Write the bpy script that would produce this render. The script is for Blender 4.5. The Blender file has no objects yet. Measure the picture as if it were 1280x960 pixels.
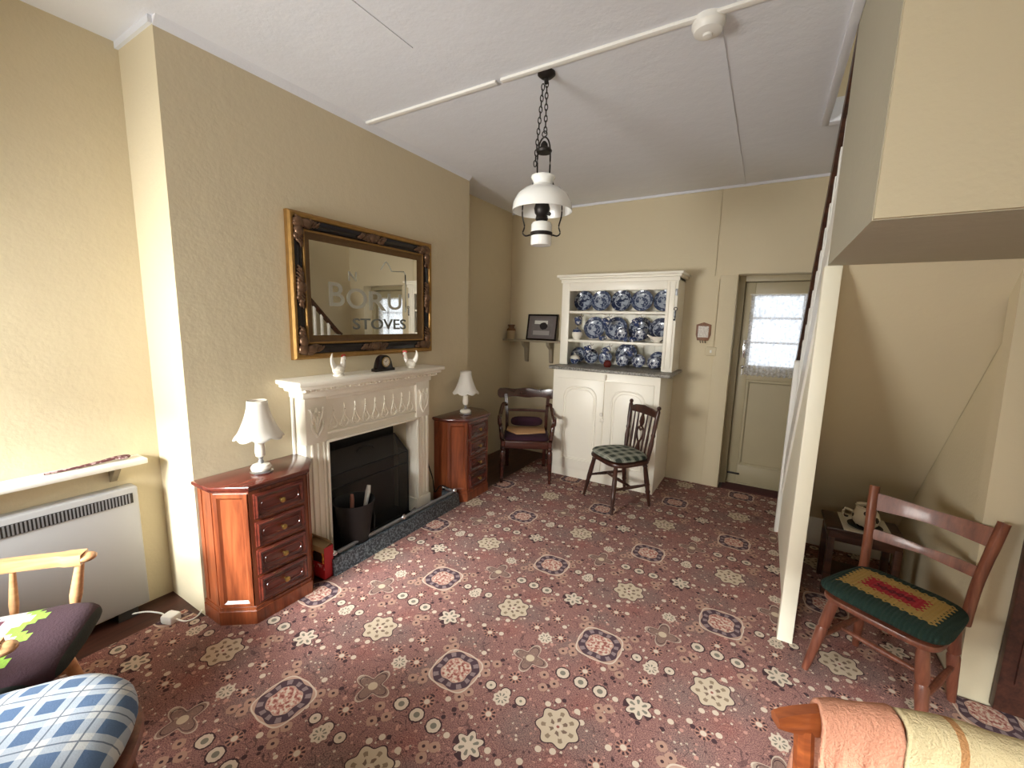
import bpy, bmesh, math, random
from mathutils import Vector, Matrix, noise as mnoise
random.seed(7)
PI = math.pi
SC = bpy.context.scene
COL = SC.collection
def lin(c):
    return tuple(((x/255)/12.92 if x/255 <= 0.04045 else ((x/255+0.055)/1.055)**2.4) for x in c)
# ------------------------------------------------------------------ node helper
class G:
    def __init__(s, name):
        s.mat = bpy.data.materials.new(name); s.mat.use_nodes = True
        s.t = s.mat.node_tree; s.n = s.t.nodes; s.l = s.t.links
        s.bsdf = s.n['Principled BSDF']; s.out = s.n['Material Output']
    def put(s, sock, v):
        if v is None: return
        if isinstance(v, bpy.types.NodeSocket): s.l.new(v, sock)
        else:
            if hasattr(sock.default_value, '__len__'):
                v = tuple(v)
                if len(sock.default_value) == 4 and len(v) == 3: v = v+(1,)
            sock.default_value = v
    def m(s, op, a, b=None, c=None, clamp=False):
        n = s.n.new('ShaderNodeMath'); n.operation = op; n.use_clamp = clamp
        for i, v in enumerate((a, b, c)): s.put(n.inputs[i], v)
        return n.outputs[0]
    def v(s, op, a, b=None, c=None):
        n = s.n.new('ShaderNodeVectorMath'); n.operation = op
        for i, x in enumerate((a, b, c)): s.put(n.inputs[i], x)
        return n.outputs['Value'] if op in ('LENGTH', 'DOT_PRODUCT', 'DISTANCE') else n.outputs[0]
    def coord(s, kind='Object'):
        return s.n.new('ShaderNodeTexCoord').outputs[kind]
    def sep(s, v):
        n = s.n.new('ShaderNodeSeparateXYZ'); s.put(n.inputs[0], v); return n.outputs
    def comb(s, x, y, z=0.0):
        n = s.n.new('ShaderNodeCombineXYZ')
        for i, q in enumerate((x, y, z)): s.put(n.inputs[i], q)
        return n.outputs[0]
    def mix(s, f, a, b):
        n = s.n.new('ShaderNodeMix'); n.data_type = 'RGBA'
        s.put(n.inputs[0], f); s.put(n.inputs[6], a); s.put(n.inputs[7], b)
        return n.outputs[2]
    def noise(s, scale, detail=3, rough=.5, vec=None, dist=0):
        n = s.n.new('ShaderNodeTexNoise'); n.inputs['Scale'].default_value = scale
        n.inputs['Detail'].default_value = detail; n.inputs['Roughness'].default_value = rough
        n.inputs['Distortion'].default_value = dist
        if vec is not None: s.put(n.inputs['Vector'], vec)
        return n.outputs['Fac']
    def voro(s, scale, vec=None, out='Distance', feat='F1', rnd=1):
        n = s.n.new('ShaderNodeTexVoronoi'); n.feature = feat
        n.inputs['Scale'].default_value = scale; n.inputs['Randomness'].default_value = rnd
        if vec is not None: s.put(n.inputs['Vector'], vec)
        return n.outputs[out]
    def below(s, x, e, soft=None):            # 1 where x < e
        if soft is None: return s.m('LESS_THAN', x, e)
        n = s.n.new('ShaderNodeMapRange'); s.put(n.inputs[0], x)
        for i, q in zip((1, 2, 3, 4), (e-soft, e+soft, 1, 0)): s.put(n.inputs[i], q)
        return n.outputs[0]
    def band(s, x, a, b):
        return s.m('MULTIPLY', s.m('GREATER_THAN', x, a), s.m('LESS_THAN', x, b))
    def bump(s, h, strength=.3, dist=.01):
        n = s.n.new('ShaderNodeBump'); n.inputs['Strength'].default_value = strength
        n.inputs['Distance'].default_value = dist; s.put(n.inputs['Height'], h)
        s.l.new(n.outputs[0], s.bsdf.inputs['Normal'])
    def set(s, col=None, rough=None, metal=None, spec=None, **k):
        for nm, v in (('Base Color', col), ('Roughness', rough), ('Metallic', metal), ('Specular IOR Level', spec)):
            if v is not None: s.put(s.bsdf.inputs[nm], v)
        for nm, v in k.items(): s.put(s.bsdf.inputs[nm.replace('_', ' ')], v)
        return s.mat
def plain(name, rgb, rough=.5, metal=0, var=.08, scale=18, bump=0, bscale=60, spec=None):
    g = G(name); c = lin(rgb); o = g.coord()
    f = g.noise(scale, 4, .6, o)
    a = tuple(x*(1-var) for x in c); b = tuple(min(1, x*(1+var)) for x in c)
    g.set(g.mix(f, a, b), rough, metal, spec)
    if bump: g.bump(g.noise(bscale, 3, .6, o), bump, .004)
    return g.mat
def wood(name, c1, c2, rough=.35, axis=2, scale=9, coat=0):
    g = G(name); o = g.coord()
    st = [1, 1, 1]; st[axis] = .09
    v = g.v('MULTIPLY', o, tuple(st))
    f = g.noise(scale*3, 5, .6, v, .6); f2 = g.noise(scale*14, 2, .5, v)
    ff = g.m('ADD', g.m('MULTIPLY', f, .75), g.m('MULTIPLY', f2, .25))
    n = g.n.new('ShaderNodeMapRange'); g.put(n.inputs[0], ff); n.inputs[1].default_value = .35; n.inputs[2].default_value = .65
    g.set(g.mix(n.outputs[0], lin(c1), lin(c2)), rough)
    if coat: g.set(Coat_Weight=coat, Coat_Roughness=.12)
    return g.mat
# ------------------------------------------------------------------ mesh helper
def rot(axis, deg): return Matrix.Rotation(math.radians(deg), 4, axis)
def tr(x, y, z): return Matrix.Translation((x, y, z))
def catmull(pts, n=6, closed=False):
    P = [Vector(p) for p in pts]; out = []
    N = len(P); rng = N if closed else N-1
    for i in range(rng):
        if closed: a, b, c, d = P[(i-1) % N], P[i], P[(i+1) % N], P[(i+2) % N]
        else: a, b, c, d = P[max(i-1, 0)], P[i], P[i+1], P[min(i+2, N-1)]
        for k in range(n):
            t = k/n
            out.append(.5*((2*b)+(-a+c)*t+(2*a-5*b+4*c-d)*t*t+(-a+3*b-3*c+d)*t**3))
    if not closed: out.append(P[-1])
    return out
class MB:
    def __init__(s): s.bm = bmesh.new()
    def _add(s, bm, M=None):
        if M is not None: bm.transform(M)
        me = bpy.data.meshes.new('t'); bm.to_mesh(me); bm.free()
        s.bm.from_mesh(me); bpy.data.meshes.remove(me); return s
    def box(s, lo, hi, bev=0, M=None, seg=2):
        bm = bmesh.new(); bmesh.ops.create_cube(bm, size=1)
        for v in bm.verts:
            v.co = Vector([(lo[i]+hi[i])/2+v.co[i]*(hi[i]-lo[i]) for i in range(3)])
        if bev: bmesh.ops.bevel(bm, geom=bm.edges[:], offset=bev, segments=seg, affect='EDGES', profile=.5)
        return s._add(bm, M)
    def prism(s, poly, z0, z1, M=None, bev=0):
        bm = bmesh.new()
        a = [bm.verts.new((p[0], p[1], z0)) for p in poly]
        b = [bm.verts.new((p[0], p[1], z1)) for p in poly]
        n = len(poly)
        bm.faces.new(a[::-1]); bm.faces.new(b)
        for i in range(n): bm.faces.new((a[i], a[(i+1) % n], b[(i+1) % n], b[i]))
        bmesh.ops.recalc_face_normals(bm, faces=bm.faces)
        if bev:
            es = [e for e in bm.edges if abs(e.verts[0].co.z-e.verts[1].co.z) < 1e-6]
            bmesh.ops.bevel(bm, geom=es, offset=bev, segments=2, affect='EDGES', profile=.5)
        return s._add(bm, M)
    def lathe(s, prof, seg=24, M=None, scal=0, lobes=8):
        bm = bmesh.new(); rings = []
        for r, z in prof:
            if r < 1e-5: rings.append([bm.verts.new((0, 0, z))])
            else:
                ring = []
                for k in range(seg):
                    th = 2*PI*k/seg; rr = r
                    ring.append(bm.verts.new((rr*math.cos(th), rr*math.sin(th), z)))
                rings.append(ring)
        for A, B in zip(rings, rings[1:]):
            for k in range(seg):
                k2 = (k+1) % seg
                if len(A) == 1 and len(B) == 1: continue
                if len(A) == 1: bm.faces.new((A[0], B[k2], B[k]))
                elif len(B) == 1: bm.faces.new((A[k], A[k2], B[0]))
                else: bm.faces.new((A[k], A[k2], B[k2], B[k]))
        bmesh.ops.recalc_face_normals(bm, faces=bm.faces)
        return s._add(bm, M)
    def sweep(s, pts, prof, up=(0, 0, 1), scl=None, caps=True, closed=False, M=None):
        bm = bmesh.new(); P = [Vector(p) for p in pts]; n = len(P); rings = []; U = Vector(up)
        for i, p in enumerate(P):
            if closed: t = (P[(i+1) % n]-P[(i-1) % n])
            else: t = P[min(i+1, n-1)]-P[max(i-1, 0)]
            t.normalize(); side = t.cross(U)
            if side.length < 1e-4: side = t.cross(Vector((1, 0, 0.01)))
            side.normalize(); w = side.cross(t).normalized()
            sa, sb = (1, 1) if scl is None else (scl[i] if hasattr(scl[i], '__len__') else (scl[i], scl[i]))
            rings.append([bm.verts.new(p+side*a*sa+w*b*sb) for a, b in prof])
        m = len(prof)
        for i in range(n if closed else n-1):
            A, B = rings[i], rings[(i+1) % n]
            for k in range(m): bm.faces.new((A[k], A[(k+1) % m], B[(k+1) % m], B[k]))
        if caps and not closed: bm.faces.new(rings[0][::-1]); bm.faces.new(rings[-1])
        bmesh.ops.recalc_face_normals(bm, faces=bm.faces)
        return s._add(bm, M)
    def tube(s, pts, r, seg=8, scl=None, closed=False, M=None, flat=1, up=(0, 0, 1)):
        prof = [(r*math.cos(2*PI*k/seg), r*flat*math.sin(2*PI*k/seg)) for k in range(seg)]
        return s.sweep(pts, prof, up, scl, True, closed, M)
    def turned(s, a, b, prof, seg=12):        # lathe along a -> b, prof: (t, r)
        a, b = Vector(a), Vector(b); d = b-a; L = d.length
        q = d.to_track_quat('Z', 'Y').to_matrix().to_4x4()
        pr = [(0, 0)]+[(r, t*L) for t, r in prof]+[(0, L)]
        return s.lathe(pr, seg, Matrix.Translation(a) @ q)
    def ball(s, c, r, seg=14, sc=(1, 1, 1)):
        bm = bmesh.new(); bmesh.ops.create_uvsphere(bm, u_segments=seg, v_segments=max(6, seg*2//3), radius=r)
        return s._add(bm, tr(*c) @ Matrix.Diagonal((*sc, 1)))
    def pad(s, outline, h, z=0, p=4, rings=8, M=None, bottom=.35):
        bm = bmesh.new(); n = len(outline)
        cx = sum(q[0] for q in outline)/n; cy = sum(q[1] for q in outline)/n
        fr = [math.sin(PI/2*(k+1)/rings) for k in range(rings)]
        def layer(sg, hh):
            c = bm.verts.new((cx, cy, z+sg*hh)); R = []
            for f in fr[:-1]:
                zz = hh*(1-f**p)**.5
                R.append([bm.verts.new((cx+(q[0]-cx)*f, cy+(q[1]-cy)*f, z+sg*zz)) for q in outline])
            return c, R
        rim = [bm.verts.new((q[0], q[1], z)) for q in outline]
        for sg, hh in ((1, h), (-1, h*bottom)):
            c, R = layer(sg, hh); R.append(rim)
            for k in range(n): bm.faces.new((c, R[0][k], R[0][(k+1) % n]))
            for A, B in zip(R, R[1:]):
                for k in range(n): bm.faces.new((A[k], B[k], B[(k+1) % n], A[(k+1) % n]))
        bmesh.ops.recalc_face_normals(bm, faces=bm.faces)
        return s._add(bm, M)
    def quad(s, *pts):
        vs = [s.bm.verts.new(p) for p in pts]; s.bm.faces.new(vs); return s
    def jitter(s, amp, scale, seed=0):
        for v in s.bm.verts:
            v.co += Vector(mnoise.noise_vector(v.co*scale+Vector((seed, 0, 0))))*amp
        return s
    def build(s, name, mat, parent=None, smooth=35, loc=None):
        me = bpy.data.meshes.new(name); s.bm.to_mesh(me); s.bm.free()
        if smooth:
            me.polygons.foreach_set('use_smooth', [True]*len(me.polygons))
            me.set_sharp_from_angle(angle=math.radians(smooth))
        me.materials.append(mat)
        o = bpy.data.objects.new(name, me); COL.objects.link(o)
        if parent is not None: o.parent = parent
        if loc: o.location = loc
        return o
def superellipse(a, b, n=3.5, N=40):
    out = []
    for k in range(N):
        t = 2*PI*k/N; c, s_ = math.cos(t), math.sin(t)
        out.append((a*math.copysign(abs(c)**(2/n), c), b*math.copysign(abs(s_)**(2/n), s_)))
    return out
def tag(o, label=None, cat=None, group=None, kind=None):
    if label: o['label'] = label
    if cat: o['category'] = cat
    if group: o['group'] = group
    if kind: o['kind'] = kind
    return o
def thing(name, label, cat, loc=(0, 0, 0), rz=0, group=None):
    o = bpy.data.objects.new(name, None); COL.objects.link(o)
    o.location = loc; o.rotation_euler = (0, 0, math.radians(rz)); o.empty_display_size = .1
    return tag(o, label, cat, group)
def struct(o, label, cat): return tag(o, label, cat, None, 'structure')
def copy_tree(o, parent=None):
    c = o.copy(); COL.objects.link(c)
    if parent is not None: c.parent = parent
    for ch in list(o.children): copy_tree(ch, c)
    return c
WORLD, E_W1, E_FILL, E_SKY, E_ST, EXPO = 1.7, 33, 5.5, 7500, 1.0, 0.3
# ------------------------------------------------------------------ materials
def paint(name, rgb, var=.03):
    g = G(name); c = lin(rgb); o = g.coord()
    f = g.noise(2.2, 4, .6, o)
    g.set(g.mix(f, tuple(x*(1-var) for x in c), tuple(min(1, x*(1+var)) for x in c)), .75)
    h = g.m('ADD', g.noise(9, 3, .5, o), g.m('MULTIPLY', g.noise(70, 2, .5, o), .25))
    g.bump(h, .35, .01); return g.mat
M = {}
def speckle(name, c1, c2, t, scale, rough):
    g = G(name); o = g.coord(); n = g.noise(scale, 3, .7, o)
    f = g.m('SUBTRACT', 1.0, g.below(n, t, .06)); g.set(g.mix(f, lin(c1), lin(c2)), rough); return g.mat
M['wall'] = paint('wall_paint', (211, 198, 168))
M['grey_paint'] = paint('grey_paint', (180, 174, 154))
M['ceiling'] = paint('ceiling_paint', (226, 228, 234))
M['cream'] = plain('cream_gloss', (249, 244, 230), .35, var=.03, scale=5, bump=.08, bscale=40)
M['white'] = plain('white_gloss', (240, 238, 232), .35, var=.03, scale=6)
M['post'] = plain('post_cream', (250, 245, 224), .4, var=.03, scale=5)
M['door'] = plain('door_paint', (172, 160, 130), .45, var=.05, scale=4)
M['boards'] = wood('dark_boards', (48, 26, 20), (84, 48, 36), .5, 1)
M['mahog'] = wood('mahogany_red', (92, 42, 24), (152, 80, 46), .3, 2, 7, .35)
M['mahog_dark'] = wood('mahogany_top', (62, 24, 18), (104, 44, 32), .25, 1, 7, .5)
M['oldchair'] = wood('old_mahogany', (50, 24, 18), (78, 36, 26), .25, 0, 5, .5)
M['darkchair'] = wood('dark_oak', (40, 22, 18), (82, 48, 36), .35, 2, 8, .2)
M['redchair'] = wood('worn_red_wood', (98, 52, 38), (140, 84, 62), .4, 2, 8, .2)
M['beech'] = wood('pale_beech', (176, 124, 84), (212, 164, 118), .35, 1, 8, .3)
M['orangewood'] = wood('orange_wood', (112, 54, 28), (160, 86, 44), .3, 0, 8, .4)
M['darktable'] = wood('dark_table', (44, 24, 16), (84, 48, 30), .35, 0, 8, .2)
M['black'] = plain('black_iron', (26, 26, 28), .5, .3, .2, 40)
M['soot'] = plain('soot_black', (14, 13, 13), .6, 0, .3, 12)
M['iron'] = plain('dark_iron', (44, 40, 38), .45, .6, .2, 40)
M['chrome'] = plain('chrome', (205, 205, 208), .22, 1, .03)
M['brass'] = plain('brass', (190, 160, 96), .3, 1, .05)
M['steel'] = plain('dull_steel', (150, 152, 156), .4, .6, .06)
M['glasswhite'] = plain('opal_glass', (246, 246, 242), .15, 0, .01)
M['ceramic'] = plain('white_ceramic', (238, 232, 220), .2, 0, .03)
g = G('white_shade'); a = g.n.new('ShaderNodeBsdfDiffuse'); b = g.n.new('ShaderNodeBsdfTranslucent')
for q in (a, b): q.inputs[0].default_value = (.93, .91, .86, 1)
mx = g.n.new('ShaderNodeMixShader'); mx.inputs[0].default_value = .35
g.l.new(a.outputs[0], mx.inputs[1]); g.l.new(b.outputs[0], mx.inputs[2]); g.l.new(mx.outputs[0], g.out.inputs[0]); M['shade'] = g.mat
M['plastic'] = plain('white_plastic', (236, 234, 228), .4, 0, .02)
M['heater'] = plain('heater_enamel', (172, 172, 174), .4, 0, .02, 4)
M['grille'] = plain('dark_grille', (52, 50, 48), .6, 0, .1)
M['stonetop'] = speckle('speckled_counter', (150, 146, 138), (84, 82, 78), .54, 80, .45)
M['slate'] = speckle('speckled_slate', (44, 50, 56), (112, 122, 128), .53, 75, .3)
M['rubber'] = plain('black_flex', (18, 18, 18), .6)
M['greypaint_wood'] = plain('grey_shelf_paint', (150, 138, 116), .5, 0, .06)
M['red'] = plain('red_card', (176, 34, 40), .5, 0, .05)
M['card'] = plain('brown_card', (176, 150, 110), .8, 0, .08)
M['comb'] = plain('red_comb', (186, 52, 34), .4)
M['purple'] = plain('purple_cloth', (52, 22, 40), .95, 0, .2, 60, .5, 200)
M['tan'] = plain('tan_knit', (196, 154, 110), .95, 0, .1, 60, .5, 220)
M['brown_glaze'] = plain('brown_glaze', (112, 74, 40), .25, 0, .15, 20)
M['red_glaze'] = plain('dark_red_glaze', (92, 34, 28), .2, 0, .2, 20)
M['gilt'] = plain('worn_gilt', (168, 130, 76), .42, .85, .3, 30)
M['bronze'] = plain('bronze_ornament', (112, 86, 66), .4, .7, .5, 45)
M['ebony'] = plain('ebony_channel', (24, 16, 16), .2, 0, .1)
M['darkgilt'] = plain('dull_bronze_gilt', (104, 78, 48), .4, .6, .3, 40)
M['etch'] = plain('etched_letters', (168, 166, 150), .6, 0, .03)
M['etch_dark'] = plain('etched_letters_dark', (104, 106, 98), .6, 0, .03)  # darker grey for the lower word
M['linen'] = plain('white_linen', (226, 222, 212), .9, 0, .04, 40)
g = G('mirror_silver'); g.set((.88, .87, .82), .015, 1); M['mirror'] = g.mat
g = G('clear_glass'); g.set((1, 1, 1), .02, 0, Transmission_Weight=1.0, IOR=1.05); M['glass'] = g.mat
# lamp chimney glass
g = G('thin_glass')
a = g.n.new('ShaderNodeBsdfTransparent'); b = g.n.new('ShaderNodeBsdfGlossy'); b.inputs['Roughness'].default_value = .05
mx = g.n.new('ShaderNodeMixShader'); mx.inputs[0].default_value = .14
g.l.new(a.outputs[0], mx.inputs[1]); g.l.new(b.outputs[0], mx.inputs[2]); g.l.new(mx.outputs[0], g.out.inputs[0]); M['thinglass'] = g.mat
# fireguard mesh
g = G('fireguard_mesh')
a = g.n.new('ShaderNodeBsdfTransparent'); b = g.n.new('ShaderNodeBsdfPrincipled'); b.inputs['Base Color'].default_value = (.035, .032, .03, 1); b.inputs['Roughness'].default_value = .5
mx = g.n.new('ShaderNodeMixShader'); mx.inputs[0].default_value = .72
g.l.new(a.outputs[0], mx.inputs[1]); g.l.new(b.outputs[0], mx.inputs[2]); g.l.new(mx.outputs[0], g.out.inputs[0]); M['mesh'] = g.mat
# lace
g = G('white_lace'); o = g.coord()
a = g.n.new('ShaderNodeBsdfTransparent'); b = g.n.new('ShaderNodeBsdfTranslucent'); c = g.n.new('ShaderNodeBsdfDiffuse')
for q in (b, c): q.inputs[0].default_value = (.82, .84, .9, 1)
m1 = g.n.new('ShaderNodeMixShader'); m1.inputs[0].default_value = .35
g.l.new(b.outputs[0], m1.inputs[1]); g.l.new(c.outputs[0], m1.inputs[2])
x, y, z = g.sep(o)
vv = g.voro(38, o); ed = g.voro(30, o, 'Distance', 'DISTANCE_TO_EDGE')
dens = g.m('ADD', g.m('MULTIPLY', g.below(vv, .42, .1), .3), g.m('MULTIPLY', g.below(ed, .06, .03), .25))
dens = g.m('ADD', dens, .42, clamp=True)
m2 = g.n.new('ShaderNodeMixShader'); g.l.new(dens, m2.inputs[0])
g.l.new(a.outputs[0], m2.inputs[1]); g.l.new(m1.outputs[0], m2.inputs[2]); g.l.new(m2.outputs[0], g.out.inputs[0]); M['lace'] = g.mat
# ------------------------------------------------------------------ carpet
def carpet_mat():
    g = G('patterned_carpet'); o = g.coord(); x, y, z = g.sep(o); C = .4975
    a = g.m('DIVIDE', g.m('ADD', x, 1.055), C); b = g.m('DIVIDE', g.m('SUBTRACT', y, 1.342), C)
    st = g.comb(g.m('MULTIPLY', g.m('ADD', a, b), .5), g.m('MULTIPLY', g.m('SUBTRACT', a, b), .5))
    def wr_(g): return g.v('WRAP', st, (1, 1, 1), (0, 0, 0))
    K = .7036
    def loc(c):
        n = g.v('SUBTRACT', st, (c[0], c[1], 0)); return g.v('WRAP', n, (.5, .5, .5), (-.5, -.5, -.5))
    def rad(c): return g.m('MULTIPLY', g.v('LENGTH', loc(c)), K)
    def polar(c):
        v = loc(c); s_ = g.sep(v); th = g.m('ARCTAN2', s_[1], s_[0])
        return g.m('MULTIPLY', g.v('LENGTH', v), K), th, s_
    def lob(th, n, amp, base=1): return g.m('ADD', g.m('MULTIPLY', g.m('COSINE', g.m('MULTIPLY', th, float(n))), amp), base)
    def near(cs):
        r = None
        for c in cs:
            d = rad(c); r = d if r is None else g.m('MINIMUM', r, d)
        return r
    def nearsq(cs):
        r = None
        for c in cs:
            s_ = g.sep(g.v('ABSOLUTE', loc(c)))
            d = g.m('MULTIPLY', g.m('ADD', g.m('MULTIPLY', g.m('MAXIMUM', s_[0], s_[1]), .7), g.m('MULTIPLY', g.m('ADD', s_[0], s_[1]), .3)), K)
            r = d if r is None else g.m('MINIMUM', r, d)
        return r
    red, mauve = lin((138, 100, 94)), lin((124, 103, 98))
    cream, dark, tan = lin((208, 190, 170)), lin((62, 44, 48)), lin((174, 138, 120))
    pink, grey, rust = lin((188, 140, 126)), lin((124, 120, 108)), lin((142, 84, 76))
    # ground
    n1 = g.noise(1.35, 2, .5, g.v('MULTIPLY', st, (1.0, 1.0, 1)))
    zone = None
    for c in ((.30, .47), (.80, .97), (.12, .80), (.62, .60)):
        f = g.below(rad(c), .085, .05); zone = f if zone is None else g.m('MAXIMUM', zone, f)
    col = g.mix(zone, red, mauve)
    rz = None
    for c in ((.05, .88), (.9, .12), (.7, .42), (.42, .72)):
        f = g.below(rad(c), .05, .03); rz = f if rz is None else g.m('MAXIMUM', rz, f)
    col = g.mix(g.m('MULTIPLY', rz, .55), col, rust)
    sp = g.noise(240, 2, .6, o)
    col = g.mix(g.m('MULTIPLY', g.m('GREATER_THAN', sp, .55), .5), col, pink)
    vd2 = g.voro(34, wr_(g)); vc2 = g.sep(g.voro(34, wr_(g), 'Color'))
    f2 = g.below(vd2, .26)
    col = g.mix(g.m('MULTIPLY', g.m('MULTIPLY', f2, g.m('GREATER_THAN', vc2[0], .62)), .85), col, pink)
    col = g.mix(g.m('MULTIPLY', g.m('MULTIPLY', f2, g.band(vc2[0], .36, .6)), .75), col, dark)
    col = g.mix(g.m('MULTIPLY', f2, g.m('LESS_THAN', vc2[0], .17)), col, cream)
    col = g.mix(g.m('MULTIPLY', g.below(sp, .44), .6), col, lin((76, 48, 50)))
    # tiny random dots, cream and pink
    wr = g.v('WRAP', g.v('SUBTRACT', st, (0, 0, 0)), (1, 1, 1), (0, 0, 0))
    vd = g.voro(17, wr); vc = g.sep(g.voro(17, wr, 'Color'))
    dot = g.m('MULTIPLY', g.below(vd, .22), g.m('GREATER_THAN', vc[0], .45))
    col = g.mix(dot, col, pink)
    col = g.mix(g.m('MULTIPLY', g.below(vd, .2), g.m('GREATER_THAN', vc[1], .8)), col, cream)
    col = g.mix(g.m('MULTIPLY', g.below(vd, .26), g.band(vc[0], .1, .3)), col, dark)
    # curling dark tendrils
    ten = g.m('ABSOLUTE', g.m('SUBTRACT', g.noise(9, 1, .5, st, .5), .5))
    col = g.mix(g.m('MULTIPLY', g.below(ten, .008), .55), col, dark)
    # cream specks
    dots = [(.248, .64), (.352, .752), (.725, .677), (.823, .786), (.498, .361), (.564, .354), (.646, .445), (.642, .514), (.10, .55), (.14, .62), (.9, .42), (.43, .63), (.36, .60), (.13, .07), (.93, .2), (.2, .9), (.42, .93)]
    col = g.mix(g.below(near(dots), .0125), col, cream)
    # tan squares with dark eyes, in threes
    sq = [(.194, .995), (.267, .011), (.181, .065), (.777, .452), (.833, .47), (.762, .51), (.542, .159), (.58, .237), (.502, .245), (.729, 0), (.811, .973), (.789, .028), (.008, .734), (.018, .799), (.964, .804), (.995, .2), (.01, .265), (.055, .18)]
    d = nearsq(sq)
    col = g.mix(g.below(d, .0215), col, tan); col = g.mix(g.below(d, .0065), col, dark)
    # rows of round daisies
    r3 = [(.662, .172), (.746, .262), (.834, .35), (.172, .652), (.262, .74), (.35, .832)][:3]
    d = near(r3); wob = g.m('MULTIPLY', g.noise(60, 1, .5, st), .008)
    dd = g.m('ADD', d, wob)
    col = g.mix(g.band(dd, .028, .038), col, dark); col = g.mix(g.below(dd, .032), col, cream); col = g.mix(g.below(d, .0125), col, grey)
    d = near([(.196, .16), (.272, .232), (.345, .308)])
    col = g.mix(g.below(d, .026), col, dark); col = g.mix(g.below(d, .021), col, cream); col = g.mix(g.below(d, .006), col, grey)
    # spiky rosettes
    for c in ((.275, .722), (.804, .694), (.622, .747), (.755, .883), (.354, .141), (.144, .347), (.807, .191)):
        r, th, s_ = polar(c)
        spk = g.m('GREATER_THAN', g.m('COSINE', g.m('MULTIPLY', th, 9.0)), -.1)
        col = g.mix(g.below(r, .031), col, lin((166, 122, 108))); col = g.mix(g.m('MULTIPLY', g.band(r, .016, .029), spk), col, dark); col = g.mix(g.below(r, .012), col, cream)
    # scalloped white rosettes
    for c in ((.647, .86), (.238, .263)):
        r, th, s_ = polar(c); rr = g.m('DIVIDE', r, lob(th, 8, .09))
        col = g.mix(g.below(rr, .034), col, cream)
        col = g.mix(g.m('MULTIPLY', g.band(rr, .01, .023), g.m('GREATER_THAN', g.m('COSINE', g.m('MULTIPLY', th, 8.0)), .2)), col, grey)
    # leaf flower
    r, th, s_ = polar((.008, .5)); rr = g.m('DIVIDE', r, lob(th, 6, .22))
    col = g.mix(g.m('MULTIPLY', g.band(r, .04, .062), g.m('GREATER_THAN', g.m('COSINE', g.m('MULTIPLY', th, 5.0)), .1)), col, dark)
    col = g.mix(g.below(rr, .05), col, dark); col = g.mix(g.below(rr, .046), col, cream)
    col = g.mix(g.m('MULTIPLY', g.band(rr, .014, .032), g.m('GREATER_THAN', g.m('COSINE', g.m('MULTIPLY', th, 6.0)), .35)), col, grey)
    # cross star
    r, th, s_ = polar((.492, .01)); rr = g.m('DIVIDE', r, lob(th, 4, -.38))
    col = g.mix(g.m('MULTIPLY', g.below(rr, .062), .6), col, lin((132, 112, 100))); col = g.mix(g.m('MULTIPLY', g.band(rr, .060, .0655), .75), col, cream)
    col = g.mix(g.band(rr, .05, .053), col, dark); col = g.mix(g.below(r, .02), col, lin((200, 180, 154)))
    # big cream flower
    r, th, s_ = polar((.505, .508)); rr = g.m('DIVIDE', r, lob(th, 7, .11))
    notch = g.m('GREATER_THAN', g.m('ADD', s_[0], g.m('MULTIPLY', s_[1], -.6)), 9.0)
    col = g.mix(g.band(rr, .078, .083), col, dark); col = g.mix(g.below(rr, .078), col, lin((198, 180, 156)))
    col = g.mix(g.m('MULTIPLY', g.band(rr, .044, .06), g.m('GREATER_THAN', g.m('COSINE', g.m('MULTIPLY', th, 7.0)), .55)), col, lin((140, 122, 102)))
    col = g.mix(g.m('MULTIPLY', g.band(rr, .02, .036), g.m('GREATER_THAN', g.m('COSINE', g.m('MULTIPLY', th, 6.0)), .1)), col, lin((118, 98, 84)))
    col = g.mix(g.below(r, .017), col, cream); col = g.mix(g.below(r, .006), col, rust)
    # octagonal medallion with dark border
    r, th, s_ = polar((0.0, 0.0)); rr = g.m('DIVIDE', r, g.m('ADD', lob(th, 8, .02), g.m('MULTIPLY', g.m('COSINE', g.m('MULTIPLY', th, 4.0)), .07)))
    col = g.mix(g.below(rr, .114), col, lin((184, 150, 134))); col = g.mix(g.band(rr, .107, .113), col, cream)
    col = g.mix(g.band(g.m('MULTIPLY', rr, lob(th, 8, .05)), .066, .1), col, lin((74, 58, 66)))
    col = g.mix(g.m('MULTIPLY', g.band(rr, .072, .094), g.m('GREATER_THAN', g.m('COSINE', g.m('MULTIPLY', th, 12.0)), .1)), col, lin((138, 120, 120)))
    col = g.mix(g.below(rr, .063), col, pink)
    sp2 = g.noise(70, 2, .5, o)
    col = g.mix(g.m('MULTIPLY', g.below(rr, .062), g.m('GREATER_THAN', sp2, .54)), col, cream)
    col = g.mix(g.m('MULTIPLY', g.below(rr, .058), g.below(sp2, .43)), col, rust)
    fuzz = g.noise(420, 2, .7, o)
    col = g.mix(g.m('MULTIPLY', fuzz, .22), col, lin((114, 84, 82)))
    g.set(col, .95, 0, .15); g.bump(fuzz, .5, .004)
    return g.mat
M['carpet'] = carpet_mat()
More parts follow.
